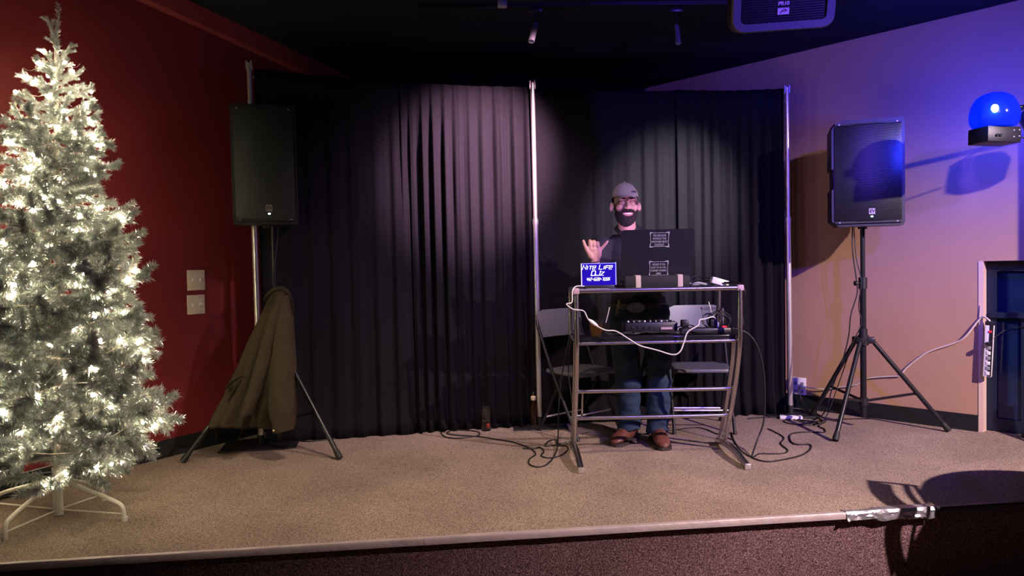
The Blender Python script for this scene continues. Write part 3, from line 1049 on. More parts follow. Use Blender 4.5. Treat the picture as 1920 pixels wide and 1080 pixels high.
# power strip by the door
PSC = rw(1852, 655) + rnrm * .03 - rd * .012
Rp_ = Rr @ ry(.045)
hz = (at(0, 600, PSC.y).z - at(0, 709, PSC.y).z)
t = thing('power_strip', 'upright white power strip with red switch hung at the dark door', 'power strip', PSC)
PSF = lambda x, y, z: PSC + Rp_ @ V((x, y, z))
obj('body', MB().box(PSC, (.048, .036, hz * .93), Rp_, bev=.004), 'white_plastic', t)
obj('side_panel', MB().box(PSF(.0135, -.0185, 0), (.021, .003, hz * .90), Rp_), 'dark_steel', t, smooth=False)
for k in range(6):
    obj('socket', MB().box(PSF(.004, -.0195, -.155 + k * .034), (.024, .004, .024), Rp_, bev=.003), 'grey_plastic' if k % 2 else 'white_plastic', t)
obj('switch', MB().box(PSF(.008, -.020, .125), (.016, .008, .013), Rp_), 'red_button', t, smooth=False)
obj('end_cap', MB().box(PSF(0, 0, hz * .46), (.05, .038, .028), Rp_, bev=.003), 'black_plastic', t)
obj('plug', MB().box(PSF(.002, -.036, .045), (.026, .034, .022), Rp_, bev=.004), 'black_plastic', t)


def cable(label, pts, r=.004, mt='cable_black', name='cable', k=6, group=None, cat='cable'):
    o = obj(name, MB().tube(pts, r, 8, smooth=k), mt, None, smooth=True, angle=60)
    return tag(o, label, cat, group)


def wallp(px, py, off=.012):
    return rw(px, py) + rnrm * off


cable('thick cream cord swagged across the tan wall up to the power strip',
      [PSF(0, 0, hz * .47), PSF(-.01, -.005, hz * .52), wallp(1840, 596), wallp(1812, 630, .02), wallp(1790, 643), wallp(1745, 658), wallp(1722, 672), wallp(1700, 690), wallp(1690, 703, .015)], .0065, 'cable_cream')
cable('thin white cord running along the tan wall from the outlet',
      [ctr - rd * .01 + rnrm * .03 + V((0, 0, .02)), wallp(1520, 726, .03), wallp(1548, 729, .02), wallp(1575, 726), wallp(1603, 722), wallp(1618, 714), wallp(1628, 709), wallp(1660, 706), wallp(1688, 705)], .0042, 'cable_white')
cable('black cord hanging from the plug at the outlet', [ctr + rd * -.012 + rnrm * .025 + V((0, 0, .0)), wallp(1503, 735, .04), wallp(1510, 752, .05), fl(1514, 775) + V((0, 0, .02)), fl(1525, 781) + V((0, 0, .006)), fl(1545, 790) + V((0, 0, .005))], .0042)
cable('thin black cord from the power strip across the dark door', [PSF(.002, -.05, .045), door_pt(.12, .70, .03), door_pt(.3, .725, .03), door_pt(.55, .75, .03)], .003)
cable('thin cord hanging along the pale door jamb', [OP1 + rnrm * .008 - rd * .012 + V((0, 0, .86)), OP1 + rnrm * .008 - rd * .005 + V((0, 0, .72)), OP1 + rnrm * .008 - rd * .013 + V((0, 0, .58)), OP1 + rnrm * .008 - rd * .007 + V((0, 0, .50)), OP1 + rnrm * .008 - rd * .016 + V((0, 0, .56))], .002, 'cable_cream')

# cables down the right speaker stand
P = lambda dx, dy, z: V((RC.x + dx, RC.y + dy, z))
cable('black speaker cable hanging beside the right stand pole', [P(-.07, .0, rsc.z + .0), P(-.075, -.01, 1.25), P(-.055, -.02, 1.05), P(-.05, -.02, .95), P(-.095, -.02, .8), P(-.11, -.02, .66), P(-.14, 0, .5), P(-.2, .03, .3), P(-.24, .06, .12), fl(1530, 787) + V((0, 0, .006)), fl(1500, 792) + V((0, 0, .006))], .0045)
cable('thin black power cord wound around the right stand pole', [P(-.055, .01, rsc.z), P(-.055, -.02, 1.2), P(-.03, -.035, 1.04), P(-.045, -.03, .86), P(-.03, -.035, .74), P(-.09, -.03, .6), P(-.18, 0, .3), P(-.27, .02, .06), fl(1515, 795) + V((0, 0, .006)), fl(1480, 785) + V((0, 0, .006))], .0035)

# ================================================================== EFFECT LIGHT ON ITS STAND (right edge)
DLC = at(1864, 240, 4.08)
SCN = V((3.42, 4.02, 0))
ft = fl(1913, 822)
sf = [ft + V((0.03, 0, 0)), SCN + V((.30, -.42, 0)), SCN + V((-.28, -.40, 0))]
sf[2] = SCN + V((-.14, -.50, 0)); sf[1] = SCN + V((.20, -.42, 0))
lst = thing('light_stand', 'black tripod stand at the right edge carrying the blue light', 'stand', SCN)
Q = lambda z: V((SCN.x, SCN.y, z))
obj('pole', MB().cyl(Q(.06), Q(2.16), .017), 'black_metal', lst)
obj('hub', MB().cyl(Q(.60), Q(.67), .034, 12), 'black_plastic', lst)
for f in sf:
    lg = obj('leg', MB().cyl(Q(.63), f + V((0, 0, .02)), .013), 'black_metal', lst)
    td = (f + V((0, 0, .02)) - Q(.63)).normalized()
    obj('rubber_foot', MB().tube([f + V((0, 0, .02)) - td * .05, f + V((0, 0, .02)), f + V((0, 0, .02)) + td * .01], [.017, .021, .019], 12), 'rubber', lg)
barz = at(1900, 203, 4.2).z
obj('cross_bar', MB().cyl(V((DLC.x + .02, 4.225, barz)), V((SCN.x + .22, 4.03, barz)), .014), 'black_metal', lst)
t = thing('effect_light', 'blue glowing dome light above a black box at the right edge', 'light', DLC)
bx_c = at(1864, 255.5, 4.05)
Rb = rz(.12) @ ry(.03)
obj('housing', MB().box(bx_c, (.205, .15, .088), Rb, bev=.006), 'black_plastic', t)
for sx, sz_ in ((.055, .022), (.055, -.014), (.088, .025), (.088, -.010)):
    obj('screw', MB().cyl(bx_c + Rb @ V((sx, -.074, sz_)), bx_c + Rb @ V((sx, -.078, sz_)), .0032, 8), 'white_plastic', t)
for sx in (-.03, -.05):
    obj('knob', MB().cyl(bx_c + Rb @ V((sx, -.074, -.008)), bx_c + Rb @ V((sx, -.084, -.008)), .008, 10), 'black_metal', t)
dc = bx_c + V((0, 0, .047))
prof = [(.105, 0), (.122, .03), (.126, .07), (.118, .12), (.095, .165), (.06, .19), (.02, .20)]
obj('dome', MB().lathe(dc, prof, 28), 'blue_dome', t)
ledp = at(1865.5, 203, 3.915)
obj('led_lens', MB().ell(ledp, (.019, .012, .021)), 'blue_led', t)
obj('yoke', MB().tube([dc + V((.05, .07, -.03)), dc + V((.05, .15, .0)), V((DLC.x + .05, 4.215, barz))], .007, 8), 'black_metal', t)
bl_ = V((DLC.x, 4.24, DLC.z + .10))
spot('blue_effect_lamp', bl_, bl_ - rnrm * 1.0 + V((0, 0, .30)), 75, (0.02, 0.035, 1.0), 178, 0.25, .06)
point('blue_effect_lamp_front', (ledp.x - .01, ledp.y - .10, ledp.z + .01), 6.0, (0.03, 0.06, 1.0), .02)
cable('black cable trailing from the blue effect light box', [bx_c + V((.10, 0, .01)), bx_c + V((.125, -.01, -.005)), bx_c + V((.17, -.01, -.012)), bx_c + V((.28, 0, .02)), bx_c + V((.45, .0, .05))], .004)
# two par lamps further along the bar throw their shadows on the tan wall
for k, xx in enumerate((3.02, 3.30)):
    p = V((xx, 4.12 - .15 * (xx - 3.0), barz - .04))
    t = thing('par_lamp', ['black par lamp hung on the stand bar nearest the blue dome light', 'black par lamp hung on the stand bar over the pole'][k], 'lamp', p, 'par lamps on the stand bar')
    Rq = rx(.5)
    obj('can', MB().add([p + rx(-.6) @ (v - V((0, 0, 0))) for v in MB().lathe((0, 0, -.16), [(.05, 0), (.075, .02), (.08, .12), (.06, .16)], 20).v], MB().lathe((0, 0, -.16), [(.05, 0), (.075, .02), (.08, .12), (.06, .16)], 20).f), 'black_metal', t)
    obj('bracket', MB().tube([p + V((0, .02, .05)), p + V((-.085, .03, -.01)), p + V((-.085, .05, -.09))], .006, 6), 'black_metal', t)

# bar table and stool in front of the stage, beyond the right edge of the frame
BT = V((2.88, 2.84, FZ))
t = thing('bar_table', 'round black bar table on the floor before the stage, casting a round shadow', 'table', BT)
obj('table_top', MB().lathe(BT + V((0, 0, 1.0)), [(.44, 0), (.46, .006), (.46, .024), (.45, .03)], 40), 'wood_dark', t)
obj('column', MB().cyl(BT + V((0, 0, .02)), BT + V((0, 0, 1.0)), .04), 'black_metal', t)
obj('base', MB().lathe(BT, [(.26, 0), (.26, .015), (.05, .04)], 32), 'black_metal', t)
BS = V((2.33, 2.93, FZ)); yw = math.radians(-26)
t = thing('bar_stool', 'black bar stool with slatted back beside the bar table', 'stool', BS)
G = lambda x, y, z: BS + rz(yw) @ V((x, y, z))
obj('seat', MB().box(G(.10, -.14, .68), (.36, .34, .04), rz(yw), bev=.012), 'wood_dark', t)
for sx in (-.05, .25):
    for sy in (-.28, .0):
        obj('leg', MB().cyl(G(sx * 1.15, sy * 1.1 - .0, 0), G(sx, sy, .66), .014, 10), 'black_metal', t)
RPn = -en
def lift(px, py, t):                            # a point of the stool back, on the line from its shadow to the spot
    S = fl(px, py)
    if (S - E0).dot(en) > 0:                    # beyond the edge the shadow falls on the riser
        S = on_plane(px, py, E0 - en * .03, en)
    return S + (KEY - S) * t
obj('top_rail', MB().tube([lift(1629, 902, .226), lift(1672, 906, .226), lift(1718, 911, .226)], .010, 10, smooth=4), 'wood_dark', t)
for (ps, r) in (([(1648, 906), (1657, 927), (1688, 950), (1677, 1000), (1690, 1075)], .042), ([(1698, 909), (1708, 930), (1730, 950), (1712, 1000), (1702, 1060)], .014), ([(1716, 912), (1730, 932), (1746, 950), (1732, 1000), (1712, 1060)], .010), ([(1640, 905), (1652, 930), (1680, 950), (1662, 1000), (1672, 1075)], .016)):
    P_ = [lift(x, y, tt) for (x, y), tt in zip(ps, (.224, .216, .210, .200, .190))]
    obj('back_slat', MB().tube(P_, r, 10, smooth=5, flat=(1.0, .45)), 'wood_dark', t)

# duct tape wrapped over the stage edge
b = MB(); rings = []
n = 60; tA, tB = tpar(1586, 963), tpar(1744, 950)
for i in range(n + 1):
    u_ = i / n
    t_ = tA + (tB - tA) * u_
    p = EL + ed * t_
    w = lambda q: .015 * noise.noise(V((t_ * 17 + q * .6, q * 2.3, 1))) + .005 * noise.noise(V((t_ * 46, q * 4.1, 5)))
    back = .040 + .030 * noise.noise(V((t_ * 9, 2, 0))) + .018 * (u_ > .35)
    drop = .030 + .016 * noise.noise(V((t_ * 13, 7, 0))) + .050 * max(0, u_ - .25) * (1.25 - u_)
    m_ = 9
    top = []
    for k in range(m_ + 1):
        q = k / m_
        if q < .45:
            qq = q / .45
            top.append(p - en * back * (1 - qq) + V((0, 0, .003 + qq * .006 + abs(w(q * 9)) * .55 * math.sin(PI * min(1, qq * .9 + .05)))) + en * .004 * qq)
        else:
            qq = (q - .45) / .55
            top.append(p + en * (.009 + abs(w(q * 9)) * (.5 + .7 * qq)) + V((0, 0, .006 - (drop + .006) * qq)))
    inn = [p + en * .0085 + V((0, 0, -drop)), p + en * .0085 + V((0, 0, -.01)), p + en * .004 + V((0, 0, .0068)), p - en * back + V((0, 0, .0015))]
    rings.append(top + inn)
b.rings(rings)
o = obj('duct_tape_patch', b, 'duct_tape', None, smooth=True, angle=28)
tag(o, 'crumpled silver duct tape wrapped over the stage edge', 'tape')

# ================================================================== COAT ON THE LEFT STAND
CY = 4.60
coat = thing('coat', 'olive brown work coat hung over the left speaker stand', 'coat', V((-1.60, CY, .1)))
lv = [(543, 512, 536, .03), (552, 504, 541, .05), (566, 496, 544, .07), (600, 481, 546, .09), (640, 462, 548, .11), (680, 446, 550, .12), (715, 432, 551, .13), (745, 420, 551, .135), (772, 405, 551, .14), (792, 396, 549, .14), (797, 398, 548, .135)]
rings = []
NS = 72
for (y, x0, x1, dp) in lv:
    L0, R0 = at(x0, y, CY), at(x1, y, CY)
    c = (L0 + R0) / 2; hw = (R0 - L0).length / 2
    tt = min(1.0, (y - 543) / 254)
    ring = []
    for j in range(NS):
        a = 2 * PI * j / NS
        fold = 1 + tt * (.20 * math.sin(a * 6 + tt * 1.5) + .12 * math.sin(a * 11 + 1.3) + .08 * noise.noise(V((a * 1.5, tt * 3, 2))))
        ca, sa = math.cos(a), math.sin(a)
        zz_ = c.z - .025 * tt * ca * (1 if y > 700 else 0)
        yy_ = CY + .05 + dp * sa * fold - .17 * tt * max(0, -ca)
        ring.append(V(((c.x + hw * ca * (1 + (fold - 1) * .15)) * (1 if sa > .3 else yy_ / (CY + .05) * .5 + .5), yy_, zz_ + .008 * tt * math.sin(a * 5))))
    rings.append(ring)
bd = obj('body', MB().rings(rings, cap=False), 'coat', coat, smooth=True, angle=70)
so = bd.modifiers.new('cloth', 'SOLIDIFY'); so.thickness = .006


def sleeve(name, spine, widths, depth, seed, hollow=True):
    rings = []
    pts = [at(x, y, Y) for x, y, Y in spine]
    pts, ws = catmull(pts, list(widths), 5)
    n = len(pts)
    for i, (p, w_) in enumerate(zip(pts, ws)):
        t_ = i / (n - 1)
        ring = []
        for j in range(32):
            a = 2 * PI * j / 32
            k = 1 + .09 * noise.noise(V((math.cos(a) * 1.2 + seed, math.sin(a) * 1.2, t_ * 5))) + .05 * math.sin(t_ * 26 + 2 * math.sin(a))* (.3 + t_)
            ring.append(p + V((w_ * math.cos(a) * k, depth * math.sin(a) * k * (w_ / max(ws) * .6 + .4), .012 * math.cos(a) * t_)))
        rings.append(ring)
    last = rings[-1]; c = sum(last, V((0, 0, 0))) / len(last)
    if hollow:
        rings.append([c + (q - c) * .80 for q in last])
        rings.append([c + (q - c) * .78 + V((0, 0, .06)) for q in last])
    return MB().rings(rings)


s1 = obj('sleeve', sleeve('sleeve', [(527, 552, 4.52), (516, 590, 4.44), (503, 640, 4.40), (487, 700, 4.38), (471, 750, 4.37), (460, 781, 4.37)], [.026, .036, .042, .046, .046, .042], .042, 1), 'coat', coat, angle=70)
s2 = obj('sleeve', sleeve('sleeve', [(533, 553, 4.52), (534, 590, 4.44), (530, 640, 4.40), (528, 700, 4.39), (528, 760, 4.38), (531, 808, 4.38)], [.026, .044, .062, .076, .080, .062], .050, 2), 'coat', coat, angle=70)
obj('snap_button', MB().ell(at(518, 804, 4.38) + V((0, -.050, 0)), (.006, .004, .006)), 'ivory', s2)
cp = at(441, 706, CY - .10); e = at(456, 698, CY - .10)
obj('pocket_flap', MB().tube([at(424, 728, CY - .13), at(436, 715, CY - .155), at(455, 705, CY - .165)], [.010, .014, .010], 8, smooth=4, flat=(1.2, .5)), 'coat', coat)
obj('pocket_flap', MB().tube([at(428, 752, CY - .13), at(440, 730, CY - .16), at(452, 713, CY - .165)], [.008, .012, .008], 8, smooth=4, flat=(1.0, .5)), 'coat', coat)
obj('collar', MB().tube([at(497, 560, CY - .02), at(508, 548, CY - .07), at(524, 541, CY - .085), at(538, 548, CY - .06), at(547, 575, CY - .02), at(548, 592, CY)], [.012, .020, .024, .022, .018, .008], 10, smooth=5, flat=(1.1, .6)), 'coat', coat)
obj('drawstring', MB().tube([at(456, 795, CY - .06), at(453, 810, CY - .06), at(447, 824, CY - .06)], .0028, 6, smooth=4), 'coat', coat)
obj('drawstring', MB().tube([at(404, 797, CY - .03), at(405, 812, CY - .03), at(405, 827, CY - .03)], .0022, 6, smooth=4), 'coat', coat)
cable('black cable running down the left speaker stand into the coat', [V((LC.x + .045, LC.y - .02, lsc.z)), V((LC.x + .02, LC.y - .03, 1.25)), V((LC.x - .005, LC.y - .03, 1.13)), V((LC.x + .03, LC.y - .035, 1.07)), V((LC.x + .035, LC.y - .03, 1.0))], .004)

# ================================================================== CHROME CART (DJ TABLE)
XL, XR = .372, 1.325
ZT = 1.04
cart = thing('chrome_cart', 'chrome tube cart with curved legs and black shelves before the man', 'table', V((.85, 4.3, 0)))
YT = 4.12
for X in (XL, XR):
    lg = [V((X, YT, ZT + .005)), V((X, YT + .005, .85)), V((X, YT + .02, .70)), V((X, YT + .09, .50)), V((X, YT + .19, .30)), V((X, YT + .30, .11)), V((X, YT + .36, .045))]
    obj('front_leg', MB().tube(lg, .0145, 12, smooth=5), 'chrome', cart)
    bl = [V((X, YT + .13, .735)), V((X, YT + .16, .60)), V((X, YT + .24, .42)), V((X, YT + .33, .24)), V((X, YT + .42, .09)), V((X, YT + .45, .045))]
    obj('rear_leg', MB().tube(bl, .0135, 12, smooth=5), 'chrome', cart)
    # arched flat foot
    rings = []
    for i in range(15):
        s = i / 14
        y = YT + .50 - .60 * s
        z = .022 + .030 * math.sin(PI * min(1, s * 1.02))
        rings.append([V((X + dx, y, z + dz_)) for dx, dz_ in ((-.016, -.014), (.016, -.014), (.016, .012), (.010, .016), (-.010, .016), (-.016, .012))])
    ft_ = obj('foot', MB().rings(rings), 'chrome', cart, angle=35)
    obj('foot_cap', MB().box(V((X, YT - .103, .018)), (.034, .010, .032), bev=.003), 'pole_metal', ft_)
    obj('corner_cap', MB().box(V((X, YT, ZT)), (.036, .036, .034), bev=.004), 'label_pink', cart)
    obj('side_rail', MB().cyl(V((X, YT, ZT)), V((X, YT + .42, ZT)), .0125), 'chrome', cart)
    obj('rear_post', MB().cyl(V((X, YT + .42, ZT)), V((X, YT + .45, .735)), .0125), 'chrome', cart)
    obj('shelf_rail', MB().cyl(V((X, YT + .02, .735)), V((X, YT + .45, .735)), .0115), 'chrome', cart)
    obj('spindle', MB().cyl(V((X + (.045 if X < 1 else -.02), YT + .19, .425)), V((X + (.045 if X < 1 else -.02), YT + .26, .25)), .006, 8), 'chrome', cart)
obj('front_bar', MB().cyl(V((XL, YT, ZT)), V((XR, YT, ZT)), .0145), 'chrome', cart)
obj('rear_bar', MB().cyl(V((XL, YT + .42, ZT)), V((XR, YT + .42, ZT)), .0125), 'chrome', cart)
obj('lower_bar', MB().cyl(V((XL, YT + .155, .425)), V((XR, YT + .155, .425)), .0125), 'chrome', cart)
obj('lower_bar', MB().cyl(V((XL, YT + .235, .245)), V((XR, YT + .235, .245)), .0125), 'chrome', cart)
obj('top_shelf', MB().box(V(((XL + XR) / 2, YT + .215, ZT + .003)), (XR - XL - .03, .40, .010)), 'shelf_glass', cart, smooth=False)
obj('middle_shelf', MB().box(V(((XL + XR) / 2, YT + .245, .748)), (XR - XL - .03, .40, .026), bev=.003), 'shelf_glass', cart)
obj('shelf_edge_bar', MB().cyl(V((XL, YT + .045, .728)), V((XR, YT + .045, .728)), .010), 'chrome', cart)
ZS = ZT + .0085       # top shelf surface
ZM = .7615            # middle shelf surface

# laptop
LX0, LX1 = .652, 1.080
lap = thing('laptop', 'large black laptop with two printed stickers on its open lid', 'laptop', V(((LX0 + LX1) / 2, YT + .12, ZS)))
hy = YT + .135
tilt = math.radians(12)
lx = (LX0 + LX1) / 2
LID = lambda x, z, d: V((lx + x, hy - z * math.sin(tilt) - d * math.cos(tilt), ZS + .028 + z * math.cos(tilt) - d * math.sin(tilt)))
lw_, lh_ = (LX1 - LX0) / 2, .322
outl = [(x, z + lh_ / 2) for x, z in rrect(2 * lw_, lh_, .014, 4)]
lid = obj('lid', MB().prism(outl, lambda x, z, d: LID(x, z, d), .009), 'laptop_lid', lap, angle=30)
obj('screen', MB().prism([(-lw_ + .02, .03), (lw_ - .02, .03), (lw_ - .02, lh_ - .015), (-lw_ + .02, lh_ - .015)], lambda x, z, d: LID(x, z, -.0015 + d), .001), 'laptop_screen', lap, smooth=False)
obj('base', MB().box(V((lx, hy + .140, ZS + .013)), (2 * lw_, .27, .022), bev=.005), 'laptop_lid', lap)
obj('keyboard', MB().box(V((lx, hy + .12, ZS + .0250)), (2 * lw_ - .06, .13, .003)), 'black_plastic', lap, smooth=False)
obj('hinge', MB().cyl(V((lx - .15, hy + .002, ZS + .024)), V((lx + .15, hy + .002, ZS + .024)), .007, 10), 'black_plastic', lap)


def sticker(cz, lines, sizes, lab):
    sx = .010
    w_, h_ = .116, .092
    S = lambda x, y, d: LID(sx + x, cz + y, .0092 + d)
    s = obj('sticker', MB().prism(rrect(w_, h_, .008, 3), lambda x, y, d: S(x, y, d), .0008), 'sticker_black', lid, smooth=False, label=lab)
    # scrolled border with corner flourishes
    bd_ = MB()
    r_ = rrect(w_ - .010, h_ - .010, .004, 3)
    bd_.tube([S(x, y, .0012) for x, y in r_], .0011, 5, closed=True)
    for qx in (-1, 1):
        for qy in (-1, 1):
            bd_.tube([S(qx * (w_ / 2 - .022), qy * (h_ / 2 - .005), .0014), S(qx * (w_ / 2 - .010), qy * (h_ / 2 - .002), .0014), S(qx * (w_ / 2 - .002), qy * (h_ / 2 - .002), .0014),
                      S(qx * (w_ / 2 - .002), qy * (h_ / 2 - .010), .0014), S(qx * (w_ / 2 - .005), qy * (h_ / 2 - .022), .0014)], .0019, 5, smooth=3)
    me_ = obj('sticker_border', bd_, 'sticker_print', lap)
    y = h_ / 2 - .0215
    for ln, sz_ in zip(lines, sizes):
        mbt = text_mb(ln, sz_, lambda x, yy, d: S(x, y + yy, .0014 + abs(d)), .0004, width=.70, bold=.0006)
        obj('lettering', mbt, 'sticker_print', lap, smooth=False)
        y -= .0185


sticker(.262, ['TIPS ARE HUGS', 'WITHOUT THE', 'AWKWARD BODY', 'CONTACT'], [.0165, .0165, .0165, .0165], 'printed sticker at the top of the lid')
sticker(.088, ['MONEY IS THE', 'ROOT OF ALL EVIL.', 'CLEANSE YOURSELF', 'HERE!'], [.0165, .0150, .0150, .0165], 'printed sticker at the bottom of the lid')

# strapped bag in front of the laptop
bgc = V(((.662 + 1.040) / 2, YT + .048, ZS + .037))
bag = thing('strapped_bag', 'low black bag with two tan straps before the laptop', 'bag', V((bgc.x, bgc.y, ZS)))
obj('body', MB().box(bgc, (.385, .062, .072), bev=.014), 'bag_black', bag)
for X in (.738, .983):
    obj('strap', MB().box(V((X, bgc.y, bgc.z + .001)), (.031, .067, .0755), bev=.004), 'strap_tan', bag)

# edge-lit sign
sx0, sx1 = .405, .612
sz0, sz1 = ZS + .022, ZS + .150
sy = YT + .03
sign = thing('lit_sign', 'blue edge-lit acrylic sign with white lettering on the cart', 'sign', V(((sx0 + sx1) / 2, sy, ZS)))
obj('panel', MB().box(V(((sx0 + sx1) / 2, sy, (sz0 + sz1) / 2)), (sx1 - sx0, .006, sz1 - sz0)), 'sign_acrylic', sign, smooth=False)
obj('base', MB().box(V(((sx0 + sx1) / 2 + .005, sy, ZS + .012)), (.17, .04, .022), bev=.003), 'black_plastic', sign)
obj('lit_edge', MB().box(V((sx1 - .003, sy - .0005, (sz0 + sz1) / 2 + .003)), (.004, .008, sz1 - sz0 + .004)), 'sign_edge', sign, smooth=False)
obj('lit_edge', MB().box(V((sx0 + .003, sy - .0005, (sz0 + sz1) / 2)), (.003, .008, sz1 - sz0)), 'sign_edge_white', sign, smooth=False)
obj('lit_edge', MB().box(V(((sx0 + sx1) / 2, sy - .0005, sz1)), (sx1 - sx0, .008, .0025)), 'sign_edge', sign, smooth=False)
STK = {'N': [[(0, 0), (0, 1), (1, 0), (1, 1)]], 'I': [[(.5, 0), (.5, 1)]], 'T': [[(0, 1), (1, 1)], [(.5, 1), (.5, 0)]],
       'E': [[(1, 0), (0, 0), (0, 1), (1, 1), (1, .5), (0, .5)]], 'L': [[(0, 1), (0, 0), (1, 0)]], 'F': [[(0, 0), (0, 1), (1, 1)], [(0, .5), (.8, .5)]],
       'D': [[(0, 0), (0, 1), (.85, 1), (1, .8), (1, 0), (0, 0)]], 'J': [[(1, 1), (1, 0), (0, 0), (0, .3)]], 'Z': [[(0, 1), (1, 1), (0, 0), (1, 0)]],
       "'": [[(.5, 1), (.4, .75)]],
       '4': [[(0, 1), (0, .4), (1, .4)], [(.75, 1), (.75, 0)]], '1': [[(.2, .8), (.6, 1), (.6, 0)]], '2': [[(0, 1), (1, 1), (1, .5), (0, .5), (0, 0), (1, 0)]],
       '6': [[(1, 1), (0, 1), (0, 0), (1, 0), (1, .5), (0, .5)]], '8': [[(0, 0), (0, 1), (1, 1), (1, 0), (0, 0)], [(0, .5), (1, .5)]],
       '7': [[(0, 1), (1, 1), (.6, 0)]], '0': [[(0, 0), (0, 1), (1, 1), (1, 0), (0, 0)]], '-': [[(.1, .5), (.9, .5)]]}


def strokes(s, x, z, h, wd, gap, thick, shear=.28):
    """lettering built from strokes; lower-case letters are small capitals"""
    for ch in s:
        if ch == ' ':
            x += wd * .9; continue
        small = ch.islower(); c = ch.upper(); hh = h * (.76 if small else 1); ww = wd * (.92 if small else 1.05)
        if c in "I'1":
            ww *= .5
        b = MB()
        for st in STK[c]:
            b.tube([V((x + ww * a + hh * shear * k, sy - .0048, z + hh * k)) for a, k in st], thick, 6)
        obj('letter', b, 'sign_letters', sign)
        x += ww + gap
    return x


strokes('Nite Life', sx0 + .008, ZS + .116, .026, .0185, .0045, .0017)
strokes("DJz", sx0 + .058, ZS + .080, .027, .021, .005, .0018)
strokes('412-628-7006', sx0 + .032, ZS + .050, .0165, .0085, .0028, .0012)

# small white chargers and cords on the top shelf
c = at(1349, 531, YT + .10)
o = obj('charger', MB().box(V((c.x, YT + .10, ZS + .024)), (.105, .05, .040), ry(.30), bev=.008), 'white_plastic'); tag(o, 'white charger block at the right end of the cart top', 'charger')
c = at(1312, 534, YT + .09)
o = obj('cord_bundle', MB().tube([V((c.x - .055, YT + .09, ZS + .008)), V((c.x - .02, YT + .07, ZS + .022)), V((c.x + .03, YT + .10, ZS + .014)), V((c.x + .06, YT + .13, ZS + .008)), V((c.x + .02, YT + .15, ZS + .012)), V((c.x - .03, YT + .13, ZS + .010))], .0075, 8, smooth=5, closed=True), 'grey_plastic'); tag(o, 'grey coiled cord beside the laptop on the cart top', 'cord')
cable('black cord arching from the laptop to the cart corner', [V((1.075, hy + .08, ZS + .015)), V((1.10, hy + .05, ZS + .055)), V((1.17, hy, ZS + .050)), V((1.26, hy - .06, ZS + .022)), V((1.31, YT + .02, ZS + .025)), V((1.345, YT - .005, ZS - .01)), V((1.352, YT, .98)), V((1.345, YT + .05, .93)), V((1.36, YT + .05, .82))], .004)
cable('second black cord looping over the cart corner', [V((1.07, hy + .05, ZS + .02)), V((1.14, hy + .02, ZS + .035)), V((1.22, hy - .04, ZS + .020)), V((1.30, YT + .03, ZS + .010)), V((1.318, YT - .018, ZS - .02)), V((1.305, YT - .016, ZS - .035))], .0035)

# white usb cord
UY = YT + .0
pts = [V((sx0 + .02, sy, ZS + .018)), V((sx0 - .03, YT - .0, ZS + .020)), V((.350, YT - .022, ZS - .005)), V((.345, YT - .026, ZS - .07))]
for (px, py, Y) in ((1062, 570, YT - .03), (1075, 580, YT - .03), (1094, 583, YT - .03), (1102, 597, YT - .03), (1112, 607, YT - .03), (1135, 619, YT - .03), (1155, 621, YT - .03), (1180, 636, YT - .03), (1200, 648, YT - .03),
                    (1230, 656, YT - .03), (1262, 665, YT - .03), (1276, 658, YT - .03), (1283, 640, YT - .02), (1290, 622, YT - .01), (1309, 610, YT + .0), (1312, 600, YT + .03), (1322, 598, YT + .06), (1337, 594, YT + .10), (1343, 601, YT + .13), (1344, 608, YT + .14)):
    pts.append(at(px, py, Y))
wcb = thing('usb_cord', 'long white usb cord drooping across the front of the cart', 'cable', pts[0])
obj('cord', MB().tube(pts, .0038, 8, smooth=5), 'cable_white', wcb)
a, c = at(1104, 599, YT - .03), at(1121, 612, YT - .03)
obj('inline_switch', MB().tube([a, a.lerp(c, .3), a.lerp(c, .7), c], [.005, .0105, .0105, .005], 10), 'white_plastic', wcb)
obj('plug', MB().box(at(1344, 609, YT + .14), (.020, .018, .034), bev=.004), 'white_plastic', wcb)

# power strip on the middle shelf
psx0, psx1 = 1.005, 1.305
t = thing('power_bar', 'flat black power bar with red switch on the cart shelf', 'power strip', V((1.155, YT + .14, ZM)))
obj('body', MB().box(V((1.155, YT + .14, ZM + .019)), (psx1 - psx0, .075, .036), bev=.009), 'black_plastic', t)
for k in range(5):
    obj('socket', MB().cyl(V((1.035 + k * .047, YT + .135, ZM + .036)), V((1.035 + k * .047, YT + .135, ZM + .040)), .016, 12), 'dark_steel', t)
obj('switch', MB().box(V((1.272, YT + .135, ZM + .040)), (.024, .016, .010)), 'red_button', t, smooth=False)
for k, (X, h_) in enumerate(((1.035, .045), (1.205, .06))):
    o = obj('power_adapter', MB().box(V((X, YT + .145, ZM + .041 + h_ / 2)), (.042, .05, h_), bev=.006), 'black_plastic')
    tag(o, ['small black power adapter plugged into the left end of the power bar', 'black power adapter plugged in beside the white usb plug'][k], 'adapter', 'adapters in the power bar')

